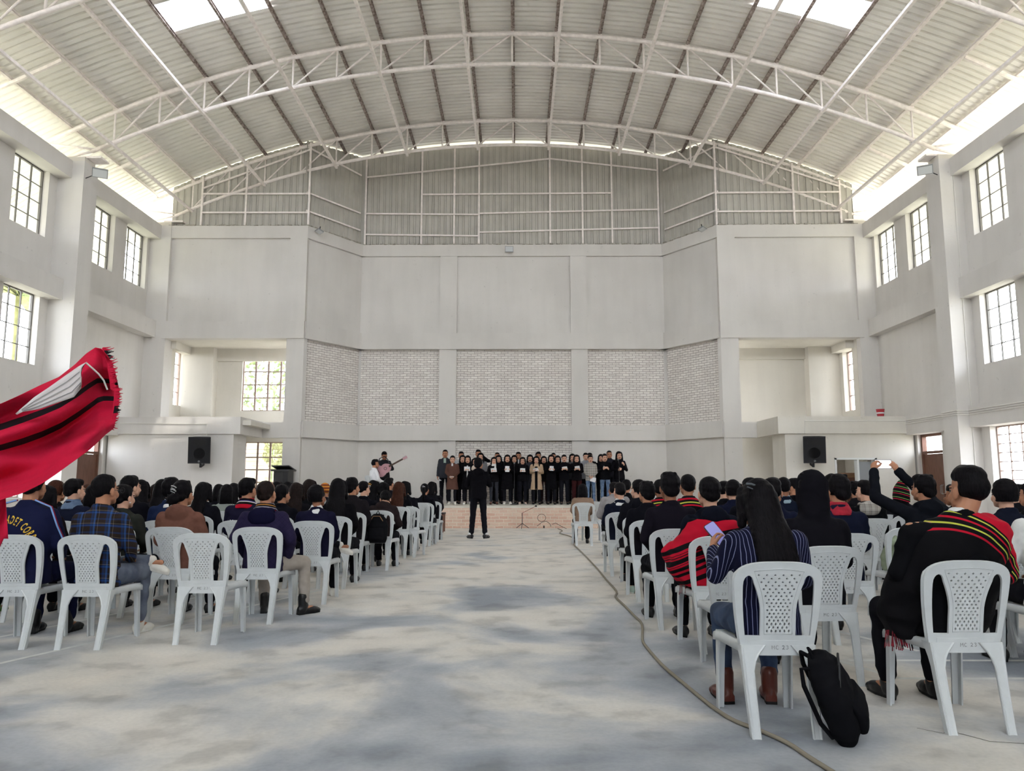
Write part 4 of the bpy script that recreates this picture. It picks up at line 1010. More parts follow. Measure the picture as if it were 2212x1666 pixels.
def letters(p, me, txt, size, zc, arc, m, front=False, name='lettering', x0=0, sx=1):
    """sewn lettering laid onto the back (or front) of a garment"""
    bv = BVHTree.FromPolygons([v.co[:] for v in me.vertices], [q.vertices[:] for q in me.polygons]); mb = MB(); x = 0; gl = []
    for ch in txt:
        if ch == ' ': x += size*.38*sx; continue
        cu = bpy.data.curves.new('f', 'FONT'); cu.body = ch; cu.size = size; cu.resolution_u = 2; cu.offset = size*.02
        o = bpy.data.objects.new('f', cu); COL.objects.link(o); bpy.context.view_layer.update(); q = bpy.data.meshes.new_from_object(o.evaluated_get(bpy.context.evaluated_depsgraph_get()))
        vs = [V((v.co.x*sx, v.co.y, 0)) for v in q.vertices]; fs = [tuple(f.vertices) for f in q.polygons]; bpy.data.objects.remove(o); bpy.data.curves.remove(cu); bpy.data.meshes.remove(q)
        w_ = max(v.x for v in vs) if vs else size*.4; gl.append((x, w_, vs, fs)); x += w_+size*.07*sx
    tot = x
    for x1, w_, vs, fs in gl:
        xc = x1+w_/2-tot/2; a = xc/arc if arc else 0
        pts = []
        for v in vs:
            lx, lz = v.x-w_/2, v.y
            if arc: X = (arc+lz)*math.sin(a)+lx*math.cos(a); Z = (arc+lz)*math.cos(a)-arc-lx*math.sin(a)
            else: X, Z = xc+lx, lz
            X = (X+x0)*(-1 if front else 1); o_ = V((X, 1 if front else -1, zc+Z)); hit = bv.ray_cast(o_, V((0, -1 if front else 1, 0)))
            y = hit[0].y if hit[0] else 0; pts.append((X, y+(.004 if front else -.004), zc+Z))
        b = mb.add(pts)
        for f in fs: mb.quad(*[b+i for i in f])
    return mb.build(name, m, p)
# ------------------------------------------------------------------ audience
CH0 = make_chair(); CHAIRS = []
def place_chair(x, y, rz, label, mark=False):
    if not CHAIRS: r = CH0
    else:
        r = CH0.copy(); link(r)
        for ch in CH0_PARTS:
            c = ch.copy(); link(c, r)
            for g in SUBS.get(ch.name, []): d = g.copy(); link(d, c)
    r.location = (x, y, 0); r.rotation_euler = (0, 0, rz); tag(r, label, 'chair', 'white plastic chairs'); CHAIRS.append(r)
    if mark: writing(r, 'MC 23', jit=len(CHAIRS))
    return r
bpy.context.view_layer.update()
CH0_PARTS = [o for o in COL.objects if o.parent is CH0]
SUBS = {c.name: [o for o in COL.objects if o.parent is c] for c in CH0_PARTS}
DARKS = ['101014', '15151b', '121218', '17161a', '0f1013', '1a191f', '141826']
SPOT = []
def seat(cx, ty, D, desc, **k):
    i = len(SPOT); x = PXW(cx, 1043, D).x; y = D+.045
    for _ in range(30):
        bad = [q for q in SPOT if abs(q[0]-x) < .42 and abs(q[1]-y) < .62]
        if not bad: break
        y += .06 if i % 2 else -.04; x = x*(y-.045)/D if 0 else PXW(cx, 1043, y-.045).x
    SPOT.append((x, y))
    nod = k.get('nod', 0); ps = k.get('ps', 'sit'); rnd = random.Random(i)
    hz = POSE[ps]['hd'][2]+(.123 if k.get('hair') not in ('cropped', 'bald_top') else .115)*HS
    ztop = CAM_Z+(1043-ty)/F_PX*(y-.045)*1.0
    s = min(max(ztop/hz, .93), 1.035) if k.get('s') is None else k.pop('s')
    k.setdefault('tc', DARKS[i % 7]); k.setdefault('turn', rnd.choice((-.3, -.1, .1, 0, .3, 0))); k.setdefault('skin', rnd.choice((0, 0, 1, 2))); kr = k.pop('rz', rnd.choice((-.06, 0, .05, 0)))
    chair = k.pop('chair', True)
    o, hd, R = person(x, y, 0, kr, s, label='seated '+desc, **k)
    if chair: place_chair(x, y, kr, 'white plastic chair under the '+desc, mark=y < 9.3)
    return o, hd, R
SILV = mat('clip_silver', 'c9cacc', .3, metal=.6); GOLDY = mat('clip_yellow', 'd2a04a', .4); WHT = mat('clip_white', 'dddde0', .4)
DENIM = mat('denim_blue', '4a5f7d', .85, c2='6c7f98', scale=9); DENIMG = mat('denim_grey', '4d5566', .85, c2='6a7180', scale=9)
BEIGE = mat('trouser_beige', '9d948b', .85, var=.05, scale=20)
def top_of(p): return [o for o in COL.objects if o.parent is p and o.name.split('.')[0] in ('jacket', 'hoodie', 'shirt', 'sweater', 'coat')][0]
# ---- left block
seat(-22, 1046, 7.1, 'person at the left picture edge with green-striped sneakers', hair='short', sc='4f7a3a', sole='w')
p, h, R = seat(72, 1012, 6.15, 'man in navy tracksuit with yellow back lettering', top='puffer', tm=TRACK, hair='short', shoe='boot', lc='151833', turn=.1)
letters(p, top_mesh('sit', 'puffer'), 'NATIONAL CADET CORPS', .085, .905, .20, mat('yellow_thread', 'd9b23c', .7), x0=-.10, sx=.46)
for s_ in (-1, 1):
    P_ = POSE['sit']; S_, E_, W_ = V((s_*.19, -.15, 1.005)), V((s_*.285, -.045, .76)), V((s_*.20, .10, .66))
    for dy, cc in ((0, '7fa0d6'), (.017, '7a1f33')): MB().tube([V((s_*.07, -.125, 1.075))+V((0, dy, 0)), V((s_*.13, -.15, 1.055))+V((0, dy, 0)), S_+V((s_*.012, -.0+dy, .02)), S_.lerp(E_, .5)+V((s_*.012, -.035+dy, .0)), E_+V((s_*.0, -.04+dy, 0))], .0065, 6).build('sleeve_stripe', fabric('st_'+cc, cc), p)
seat(103, 1052, 7.3, 'long-haired woman in black behind the tracksuit man', hair='long', tc='1b1416')
seat(124, 1038, 8.7, 'brown-haired woman with white collar, far left', hair='pony', hc='b', top='jacket'); p = COL.objects[-1]
p, h, R = seat(164, 1034, 8.35, 'man in navy jacket with denim collar', sc='b0485c', sole='w', hair='short', tc='171b2c', turn=-.4); scarf(p, 'sit', DENIM, .074, .03, 'collar')
seat(190, 1047, 12.0, 'reddish-haired woman beside the wooden door', hair='bob', hc='b')
seat(203, 1052, 9.5, 'dark bob-haired woman left of the plaid shirt', hair='bob')
p, h, R = seat(229, 1026, 6.15, 'man in blue and brown plaid shirt', top='shirt', tm=PLAID, hair='cropped', ps='cross', leg='jeans', lm=DENIMG, sc='d8d5cc', sole='w', turn=-.35, skin=0)
MB().tube([(.085, .0, .0), (.088, .07, .002), (.072, .10, .002)], .0018, 5).tube([(.066+.022*math.cos(a), .108, .022*math.sin(a)) for a in [2*PI*k/14 for k in range(15)]], .0018, 5).tube([(-.02+.022*math.cos(a), .112, .022*math.sin(a)) for a in [2*PI*k/14 for k in range(15)]], .0018, 5).tube([(-.0, .111, .004), (.046, .109, .004)], .0018, 5).build('glasses', BLACK, p).matrix_local = Matrix.Translation(h) @ R.to_4x4()
p, h, R = seat(271, 1047, 7.5, 'woman with pearl earring and grey-green top', hair='pony', tc='2a2c28', turn=-.4)
Clay().ell((.084, -.0, -.055), (.007, .007, .007)).build('earring', WHT, p).matrix_local = Matrix.Translation(h) @ R.to_4x4()
seat(284, 1028, 8.9, 'man in black jacket facing half right', hair='messy', turn=-.6)
seat(306, 1037, 10.5, 'long-haired woman behind the black-jacketed man', hair='long')
seat(338, 1050, 12.6, 'small long-haired woman near the left wall', hair='long', hc='d')
seat(352, 1036, 9.8, 'long-haired woman left of the messy-haired man', hair='long')
p, h, R = seat(373, 1032, 8.4, 'messy-haired man in navy with white collar', hair='messy', tc='1b2540', turn=-.2); scarf(p, 'sit', fabric('white', 'd7d7d6'), .060, .02, 'collar')
p, h, R = seat(398, 1038, 7.2, 'woman in brown hoodie with clipped-up hair', top='hoodie', tc='6d4a3f', hair='bun', turn=-.15, rz=-.05)
clip(p, h, R, (-.02, -.128, .03), SILV); clip(p, h, R, (-.02, -.124, .06), SILV, .028)
seat(443, 1042, 9.6, 'straight-haired woman right of the brown hoodie', hair='long', turn=-.4)
seat(474, 1052, 12.6, 'bob-haired woman behind the tweed jacket', hair='bob')
seat(490, 1056, 11.0, 'woman in black and white tweed jacket', hair='bob', tm=TWEED)
seat(507, 1044, 12.3, 'long-haired woman right of the tweed jacket', hair='long')
p, h, R = seat(537, 1032, 8.4, 'man in navy sweater with red checked scarf', top='sweater', tc='1c1a2d', hair='short', turn=-.25); scarf(p, 'sit', SC_R)
letters(p, top_mesh('sit', 'sweater'), 'Mo', .06, .82, 0, fabric('white', 'd7d7d6'), x0=-.09)
p, h, R = seat(577, 1038, 7.2, 'balding man in quilted navy jacket and red scarf', top='puffer', tm=QUILT, hair='bald_top', hc='d', ps='wide', lm=BEIGE, shoe='boot', sc='101011', turn=-.1, rz=0); scarf(p, 'wide', SC_Q, .086)
c_ = Clay(); c_.ell((0, -.175, .965), (.135, .045, .09)); c_.ell((0, -.13, 1.01), (.12, .06, .05)); part('hood', c_.mesh('hood', .0125, 4, .006), p, [fabric('hood_navy', '14132a')])
seat(600, 1040, 12.2, 'dark-haired man in front of the lectern', hair='short')
seat(622, 1041, 13.3, 'dark-haired woman in front of the lectern', hair='bob')
seat(612, 1049, 9.5, 'black-haired man behind the quilted jacket', hair='messy', turn=-.4)
seat(641, 1043, 10.6, 'woman with long dark-brown hair', hair='long', hc='d')
seat(670, 1036, 11.6, 'woman with shoulder-length wavy black hair', hair='bob', hc='d', turn=-.3)
p, h, R = seat(703, 1043, 12.6, 'person in orange and black striped beanie', hair=None)
c_ = Clay(); c_.ell((0, -.022, .030), (.088, .096, .094)); part('beanie', c_.mesh('beanie', .009, 3, .002, 20), p, [BEAN]).matrix_local = Matrix.Translation(h) @ Matrix.Diagonal((HS, HS, HS, 1))
p, h, R = seat(686, 1052, 8.3, 'youth in navy sweater with white collar and mask', top='sweater', tc='17162a', hair='bowl', turn=-.45, sc='d8d5cc', sole='w', ps='cross'); scarf(p, 'cross', fabric('white', 'd7d7d6'), .060, .02, 'collar')
c_ = Clay(); c_.ell((0, .075, -.05), (.052, .042, .045)); part('face_mask', c_.mesh('face_mask', .007, 2), p, [fabric('mask', 'c9d2d6')]).matrix_local = Matrix.Translation(h) @ R.to_4x4() @ Matrix.Diagonal((HS, HS, HS, 1))
seat(731, 1034, 9.45, 'woman with very long straight black hair', hair='long', tc='121114', turn=0)
seat(762, 1032, 10.7, 'spiky-haired man in dark grey jacket', hair='messy', tc='1d1a1d', turn=-.5)
p, h, R = seat(787, 1040, 12.0, 'man in black suit with white shirt collar', hair='cropped', turn=-.5); scarf(p, 'sit', fabric('white', 'd7d7d6'), .055, .02, 'collar')
p, h, R = seat(808, 1038, 13.1, 'long-haired woman with yellow and silver hair clips', hair='half_clip'); clip(p, h, R, (0, -.125, .06), GOLDY, .032); clip(p, h, R, (0, -.125, .03), SILV, .02)
seat(829, 1042, 14.2, 'bob-haired woman under the guitarist', hair='bob')
seat(841, 1032, 15.4, 'dark-haired man under the pink guitar', hair='short', turn=-.5)
seat(826, 1062, 12.0, 'bowed person in dark brown hoodie, hood lowered', top='hoodie', tc='2a2223', hair='short', ps='lean', nod=.6, leg='trousers')
seat(862, 1041, 13.1, 'woman with long reddish-brown hair', hair='long', hc='b', turn=-.1)
seat(877, 1040, 14.8, 'dark-haired woman turned towards the choir', hair='long', turn=-.6)
p, h, R = seat(918, 1045, 15.6, 'ponytailed woman with white hair clip', hair='pony'); clip(p, h, R, (0, -.125, .06), WHT, .03)
seat(934, 1041, 16.7, 'dark-haired woman beside the ponytailed one', hair='bob', turn=-.5)
# ---- right block
seat(1258, 1046, 15.7, 'bob-haired woman in tan coat near the stage', hair='bob', top='coat', tc='8d7564', turn=0)
seat(1330, 1030, 12.9, 'man in long grey shirt leaning sideways', hair='fade', top='coat', tc='8f8b8c', ps='lean')
p, h, R = seat(1338, 1043, 10.7, 'man in black jacket, white collar band', hair='fade', turn=.25, ps='cross'); scarf(p, 'cross', fabric('white', 'd7d7d6'), .062, .02, 'collar')
seat(1353, 1036, 14.0, 'man hidden behind the white collar band', hair='short')
seat(1378, 1036, 9.6, 'man in dark hoodie facing half left', hair='short', top='hoodie', turn=.4)
seat(1396, 1040, 8.5, 'man in black jacket with pale green sneakers', hair='messy', turn=.25, sc='9db0a4', sole='w')
p, h, R = seat(1425, 1036, 10.4, 'man with red-edged black shawl', hair='short', turn=-.2); poncho(p, 'sit', SH_C, 'short')
seat(1446, 1021, 6.95, 'tall man in plain black suit', hair='messy', top='blazer', tc='17141c', turn=0, rz=0)
p, h, R = seat(1485, 1025, 9.0, 'man in black shawl with red and yellow lines', hair='short', turn=0); poncho(p, 'sit', SH_C, 'short')
p, h, R = seat(1530, 1030, 6.05, 'man in dark hoodie wrapped in red banded shawl', hair='short', top='hoodie', tc='13151f', turn=0, rz=.05); poncho(p, 'sit', SH_B, 'low'); fringe(p, [(-.22+.02*k, -.0, .50) for k in range(6)], .12)
seat(1563, 1040, 10.6, 'short-haired man right of the red banded shawl', hair='fade', turn=-.4)
seat(1581, 1037, 9.4, 'bowl-haired youth in navy jacket', hair='bowl', tc='15182a')
seat(1618, 1032, 8.4, 'man in dark jacket behind the striped blazer', hair='short', turn=.3)
seat(1597, 1045, 12.6, 'far man seen between two black heads', hair='short')
seat(1668, 1033, 7.0, 'man with faded haircut and navy jacket', hair='fade', tc='161a2c', turn=-.3)
p, h, R = seat(1691, 1032, 9.7, 'man with light blue shirt collar', hair='cropped', tc='141a28'); scarf(p, 'sit', fabric('ltblue', '8fa3ad'), .062, .02, 'collar')
p, h, R = seat(1643, 1050, 4.18, 'long-haired woman in pinstriped navy blazer', hair='long', top='blazer', tm=PIN, ps='text', leg='jeans', lm=mat('denim_dark', '26344d', .85, c2='3d4d68', scale=9), shoe='boot', sc='5a2a20', turn=.25, nod=.25, rz=.0, s=.985)
clip(p, h, R, (-.06, -.085, .07), mat('clip_grey', '4c5257', .4), .035)
WOMAN = p
seat(1713, 1033, 11.0, 'clean-shaven man in profile near the speaker', hair='short', turn=.9)
seat(1748, 1028, 5.15, 'person in black hoodie with hood pulled up', hair='messy', top='hood_up', tc='131217', rz=.08, s=1.0)
p, h, R = seat(1805, 1025, 6.4, 'curly-haired man in navy jacket, red scarf', hair='messy', tc='15192a', turn=.3); scarf(p, 'sit', SC_N, .074)
seat(1846, 1040, 11.1, 'curly-haired youth left of the grey hood', hair='messy')
p, h, R = seat(1866, 1038, 8.9, 'man in black jacket with grey checked hood', hair='fade', top='jacket', turn=.3)
c_ = Clay(); c_.ell((0, -.17, .99), (.13, .05, .09)); c_.ell((0, -.09, 1.03), (.11, .09, .04)); part('hood', c_.mesh('hood', .0125, 4, .006), p, [PLAIDG])
p, h, R = seat(1943, 1041, 9.8, 'person in pointed red, black and green striped hood', hair=None)
c_ = Clay(); c_.loft([(0, -.03, -.14, .10, .10), (0, -.03, -.04, .1, .108), (0, -.03, .04, .088, .10), (0, -.03, .10, .055, .065), (0, -.035, .155, .018, .02)]); part('hood', c_.mesh('hood', .0115, 3, .003), p, [HOODS]).matrix_local = Matrix.Translation(h)
PM, hP, RP = seat(1992, 1026, 7.3, 'man in black hoodie raising a phone', hair='messy', top='hoodie', tc='14161c', ps='phone', turn=.35, rz=0)
seat(2058, 1048, 8.6, 'man with sharp faded haircut, right side', hair='fade', turn=.6)
p, h, R = seat(2022, 1022, 4.25, 'man in black shawl with red border', hair='fade', top='shirt', tc='101013', ps='side', turn=.12, rz=.02, s=1.03); poncho(p, 'side', SH_A, 'wide'); scarf(p, 'side', fabric('white', 'd7d7d6'), .050, .02, 'collar'); fringe(p, [(-.28+.015*k, .0+.0*k, .44) for k in range(7)], .10)
seat(2165, 1035, 6.45, 'bowl-haired man in navy jacket, far right', hair='bowl', tc='171a27')
seat(2192, 1046, 9.6, 'man partly cut off, wavy hair, right edge', hair='messy', turn=.3)
seat(2222, 1042, 7.6, 'man at the right picture edge in black', hair='short', turn=.5)
seat(2248, 1040, 5.2, 'person in white shirt cut off at the right', hair='short', tc='d6d6d4', top='shirt', s=1.0)
# ---- empty chairs
for cx, yb, rz, lb in ((421, 1393, 0, 'empty white plastic chair right of the plaid shirt, front of all left chairs'), (1622, 1472, -.06, 'empty white plastic chair just left of the pinstriped blazer'), (1917, 1262, .1, 'empty white plastic chair left of the phone-raising man'),
                       (1862, 1300, -.1, 'empty white plastic chair behind the black pulled-up hood'), (1985, 1352, .0, 'empty white plastic chair left of the black shawl, green bag on it'), (880, 1205, -.12, 'empty white plastic chair at the aisle beside the reddish-brown hair'), (905, 1182, -.1, 'empty white plastic chair at the aisle before the ponytailed woman'),
                       (1283, 1172, .05, 'empty white plastic chair at the aisle beside the tan coat'), (2235, 1420, 0, 'white plastic chair cut off by the right picture edge'), (10, 1345, .02, 'white plastic chair cut off by the left picture edge')):
    f_ = PXF(cx, yb); place_chair(f_.x, f_.y+.285, rz, lb, mark=f_.y < 9)
# ------------------------------------------------------------------ choir and players on the stage
SZ = .605
PAPER = mat('paper', 'dcdcde', .8)
def sheet_of(p, off, tilt, label, w=.15, h_=.21, grp='song sheets of the choir'):
    mb = MB(); n = 6; a = mb.add([(-w/2+w*i/n, .008*math.sin(i), -h_/2) for i in range(n+1)]); b = mb.add([(-w/2+w*i/n, .008*math.sin(i+1), h_/2) for i in range(n+1)])
    for i in range(n): mb.quad(a+i, a+i+1, b+i+1, b+i)
    o = mb.build('song_sheet', PAPER); M = p.matrix_basis @ Matrix.Translation(off) @ Matrix.Rotation(tilt[0], 4, 'X') @ Matrix.Rotation(tilt[1], 4, 'Y'); o.matrix_world = M; o.scale = p.scale
    m_ = o.modifiers.new('t', 'SOLIDIFY'); m_.thickness = .0008; return tag(o, label, 'paper', grp)
def choir(cx, ty, D, desc, **k):
    q = PXW(cx, 1043, D); ztop = CAM_Z+(1043-ty)/F_PX*D; hp = 1.51+.122*HS; s = (ztop-SZ)/hp; k.setdefault('skin', 1); k.setdefault('mouth', 1 if len(desc) % 2 else 0)
    o, h, R = person(q.x, D, SZ, PI+k.pop('rz', 0), s, label=desc, group='choir on the stage', **k); bpy.context.view_layer.update(); return o
B_ = '100f12'
T1, T2, T3 = 22.95, 23.55, 24.15
p = choir(961, 972, 23.3, 'tall man in dark grey suit at the left end of the choir', ps='stand', top='blazer', tc='34363c', hair='cropped', skin=0); sheet_of(p, (.20, .10, .72), (1.2, .5), 'paper held low by the man in grey suit')
MB().obox((0, .088, 1.28), (1, 0, 0), (0, 1, -.25), (0, .25, 1), .035, .02, .09).build('shirt_front', fabric('pale_green', '9fb3a8'), p)
p = choir(977, 985, T1, 'woman in long brown coat, second from choir left', ps='clasp', top='coat', tc='5b4038', hair='pony', sc='d8d5cc', sole='w'); sheet_of(p, (0, .22, .93), (1.35, 0), 'paper held flat by the woman in brown coat')
MB().obox((0, .075, 1.33), (1, 0, 0), (0, 1, -.25), (0, .25, 1), .028, .02, .04).build('shirt_front', fabric('white', 'd7d7d6'), p)
choir(999, 984, T2, 'woman in black coat right behind the brown coat', ps='stand', top='coat', tc=B_, hair='long_front')
choir(996, 976, T3, 'back-row man in pale shirt at choir left', ps='stand', top='shirt', tc='a9adb2', hair='short', skin=0)
p = choir(1010, 985, T1, 'woman in black coat with white tie, papers at chest', ps='paper', top='coat', tc=B_, hair='long_front', sc='d8d5cc', sole='w'); sheet_of(p, (0, .285, 1.19), (-.3, 0), 'white paper before the white-tied woman', .2, .15)
MB().box(-.02, .14, .85, .02, .16, 1.3).build('tie', fabric('white', 'd7d7d6'), p)
choir(1033, 972, T3, 'back-row man in black with bent raised arm', ps='arm_up', top='jacket', tc=B_, hair='short', skin=0)
choir(1038, 979, T2, 'woman in grey sweater behind the conductor', ps='stand', top='sweater', tc='77777a', hair='long_front')
choir(1026, 990, T1, 'woman in cream sweater left of the conductor', ps='paper', top='sweater', tc='c9b9ab', hair='bob')
p = choir(1067, 988, T1, 'woman with broad white collar and black jacket', ps='paper', top='jacket', tc=B_, hair='bob', leg='trousers', lc='33343a', sc='5b3a30'); sheet_of(p, (0, .285, 1.18), (-.3, .1), 'grey-white paper before the broad white collar', .2, .14)
scarf(p, 'paper', fabric('white', 'd7d7d6'), .075, .03, 'collar')
choir(1074, 978, T3, 'back-row man right of the conductor', ps='stand', top='jacket', tc=B_, hair='cropped', skin=0)
choir(1077, 984, T2, 'woman in black blazer right of the conductor', ps='stand', top='blazer', tc='15131a', hair='long_front')
p = choir(1096, 983, T1, 'woman in black turtleneck coat, white shoes', ps='paper', top='coat', tc='0f0e11', hair='long_front', sc='d8d5cc', sole='w'); sheet_of(p, (0, .285, 1.16), (-.3, 0), 'tall white paper before the black turtleneck', .14, .2)
choir(1111, 984, T2, 'woman in black behind the microphone stand', ps='stand', top='jacket', tc=B_, hair='long_front')
choir(1120, 977, T3, 'back-row man in white shirt and dark vest', ps='stand', top='shirt', tc='b9bcc0', hair='short', skin=0)
p = choir(1129, 988, T1, 'short woman in black sweater and wide trousers', ps='paper', top='sweater', tc=B_, hair='long_front', leg='wide', sc='b9a59a', sole='w'); sheet_of(p, (0, .285, 1.18), (-.3, 0), 'white paper before the wide-trousered woman', .17, .13)
choir(1145, 983, T2, 'woman in grey skirt coat left of the beige coat', ps='stand', top='coat', tc='3c3d44', hair='bob')
p = choir(1159, 986, T1, 'smiling woman in open beige coat', ps='paper', top='coat', tc='b39a80', hair='long_front', rz=-.1); sheet_of(p, (0, .285, 1.17), (-.5, .2), 'tilted paper before the beige coat', .17, .12)
MB().box(-.045, .125, .5, .045, .148, 1.28).build('dress_front', fabric('black', '0e0d10'), p)
choir(1163, 977, T3, 'back-row man with messy hair above the beige coat', ps='stand', top='jacket', tc='2a2320', hair='messy', skin=0)
choir(1175, 986, T2, 'woman with pale collar in dark brown trousers', ps='stand', top='jacket', tc='1a1718', hair='long_front', lc='3a2526')
p = choir(1191, 983, T1, 'woman in long black coat in mid choir', ps='paper', top='coat', tc='0e0d10', hair='bob'); sheet_of(p, (0, .285, 1.18), (-.3, 0), 'white paper before the long black coat', .13, .16)
choir(1196, 979, T3, 'back-row man above the long black coat', ps='stand', top='jacket', tc=B_, hair='cropped', skin=0)
choir(1205, 985, T2, 'fringed woman in black with grey skirt', ps='stand', top='blazer', tc=B_, hair='bob', lc='4a4644')
p = choir(1219, 983, T1, 'woman in black blazer with hair tied back', ps='paper', top='blazer', tc='0f0e12', hair='pony', leg='wide'); sheet_of(p, (0, .285, 1.19), (-.7, .25), 'tilted paper before the black blazer', .17, .12)
choir(1237, 981, T2, 'woman in striped top near the right brick edge', ps='stand', top='sweater', tc='4b4a4d', hair='bob')
p = choir(1246, 983, T1, 'woman in black top and dark red trousers', ps='paper', top='jacket', tc='110f12', hair='long_front', lc='35191b', leg='wide'); sheet_of(p, (0, .285, 1.20), (-.5, .2), 'paper before the dark red trousers', .16, .13)
choir(1266, 979, T2, 'man in pale grey shirt behind the checked blazer', ps='stand', top='shirt', tc='9a9da4', hair='short', skin=1)
choir(1275, 979, T3, 'back-row man in black behind the checked blazer', ps='stand', top='jacket', tc=B_, hair='short', skin=0)
p = choir(1276, 984, T1, 'woman in grey checked blazer and blue jeans', ps='clasp', top='blazer', tm=PLAIDG, hair='pony', leg='jeans', lm=DENIM, sc='d8d5cc'); sheet_of(p, (-.06, .20, .82), (.2, -.3), 'white paper hanging from the checked blazer woman', .18, .15)
choir(1299, 982, T2, 'woman in black behind the glasses-wearing woman', ps='stand', top='jacket', tc=B_, hair='long_front')
p = choir(1307, 981, T1, 'woman with glasses, printed black shirt and jeans', ps='paper', top='sweater', tc='101013', hair='pony', leg='jeans', lm=DENIM, rz=.05)
MB().tube([(-.03+.02*math.cos(a), .103, .0+.016*math.sin(a)) for a in [2*PI*k/12 for k in range(13)]], .002, 4).tube([(.03+.02*math.cos(a), .103, .0+.016*math.sin(a)) for a in [2*PI*k/12 for k in range(13)]], .002, 4).tube([(-.01, .105, 0), (.01, .105, 0)], .002, 4).build('glasses', BLACK, p).matrix_local = Matrix.Translation(V((0, .01, 1.51))) @ Matrix.Diagonal((HS, HS, HS, 1))
letters(p, top_mesh('paper', 'sweater'), 'Am', .10, 1.17, 0, fabric('white', 'd7d7d6'), True, 'print')
choir(1317, 974, T3, 'tall back-row man in dark shirt at choir right', ps='stand', top='shirt', tc='1d1d24', hair='cropped', skin=0)
MW = choir(1338, 976, T1, 'woman in black blazer singing at the microphone', ps='mic', top='blazer', tc='0f0e12', hair='long_front', mouth=1, rz=.15)
# microphone stands
def mic_stand(x, y, z, h, label, tilt=.0):
    t = empty('microphone_stand', (x, y, z), 0, label, 'microphone stand'); MB().lathe([(.13, 0), (.13, .012), (.05, .03), (.014, .04)], n=20).build('base', BLACK, t, True)
    MB().tube([(0, 0, .03), (0, 0, h)], .010, 8).build('pole', BLACK, t); m = MB(); m.tube([(0, 0, h), (0, -.03, h+.06), (0, .06, h+.13)], .008, 6); m.build('holder', BLACK, t)
    m = MB(); m.tube([(0, .02, h+.10), (0, .15, h+.19)], [.012, .016], 8); m.build('microphone', BLACK, t); c = Clay(); c.ell((0, .165, h+.20), (.026, .026, .026)); c.build('grille', GREYM, t); return t
q = PXW(1338, 1043, 22.6); mic_stand(q.x, 22.62, SZ, 1.12, 'black microphone stand before the singing woman')
q = PXW(1111, 1043, 22.75); mic_stand(q.x, 22.72, SZ, 1.02, 'black microphone stand in the middle of the choir')
# conductor
q = PXF(1033, 1163); o, h, R = person(q.x, q.y-.05, 0, .03, 1.105, label='conductor in black hoodie standing in the aisle with raised hands', ps='lead', top='hoodie', tc='0f0e12', hair='messy', skin=0, turn=-.2, sc='17171a')
o['group'] = 'people on their feet'; del o['group']
for s_ in (-1, 1): MB().tube([(s_*.17, -.01, .075), (s_*.168, -.008, .115)], .043, 12).build('sock', fabric('white', 'd7d7d6'), o)
# players on the stage left
q = PXW(813, 1043, 22.1); o, h, R = person(q.x, 22.1, SZ, -1.0, 1.0, label='man in white t-shirt seated beside the guitarist', ps='sit', top='shirt', tc='e0e0e2', hair='fade', skin=0, lc='202024')
ch_ = place_chair(q.x, 22.1, -1.0, 'white plastic chair on the stage under the white t-shirt'); ch_.location.z = SZ
q = PXW(829, 1043, 22.7); GX = q.x; o, h, R = person(q.x, 22.7, SZ, PI+.25, .955, label='guitarist in charcoal sweater standing with a pink guitar', ps='guitar', top='sweater', tc='26262a', hair='short', skin=2, nod=.35, turn=.2, lc='1b1b22')
g = empty('acoustic_guitar', (GX+.02, 22.44, SZ+1.02), 0, 'pink acoustic guitar with black strap held by the guitarist', 'guitar')
PINK = mat('guitar_pink', 'b98c92', .3, var=.06, scale=5, spec=.5)
def gm_(mb): return mb
al = .50; ca, sa = math.cos(al), math.sin(al)
def G(u, v, w_=0): return (u*ca-v*sa, w_, u*sa+v*ca)
out = []
for k in range(40):
    a = 2*PI*k/40; u = math.cos(a); r = .185-.045*math.exp(-((abs(a-PI)-1.55)/.38)**2)*1.0; rr = .20 if u < 0 else .155
    x_ = u*.25; wv = math.sin(a)*(rr*(1-.22*math.exp(-(u/.28)**2))); out.append((x_, wv))
M_ = Matrix(((ca, -sa, 0, 0), (0, 0, 1, -.05), (sa, ca, 0, 0), (0, 0, 0, 1)))
MB().prism(out, .1, M_).build('body', PINK, g)
MB().tube([G(.08+.04*math.cos(a), .04*math.sin(a), -.052) for a in [2*PI*k/16 for k in range(17)]], .006, 5).build('sound_hole', BLACK, g)
MB().bar(G(-.13, -.05, -.056), G(-.13, .05, -.056), .02, .012).build('bridge', BLACK, g)
MB().bar(G(.2, 0, -.052), G(.66, 0, -.045), .05, .02, (0, 1, 0)).build('neck', mat('fretboard', '4a372c', .5), g)
hd_ = MB().bar(G(.66, 0, -.045), G(.80, 0, -.035), .075, .018, (0, 1, 0)).build('headstock', PINK, g)
for s_ in (-1, 1):
    for k in range(3): MB().tube([G(.69+.04*k, s_*.035, -.04), G(.69+.04*k, s_*.06, -.04)], .007, 6).build('tuning_peg', GREYM, hd_)
MB().tube([G(-.24, 0, 0), (-.16, -.08, .15), (-.10, -.06, .33), (.02, .06, .40), (.12, .08, .30), G(.22, .06, .02)], .014, 6).build('strap', BLACK, g)
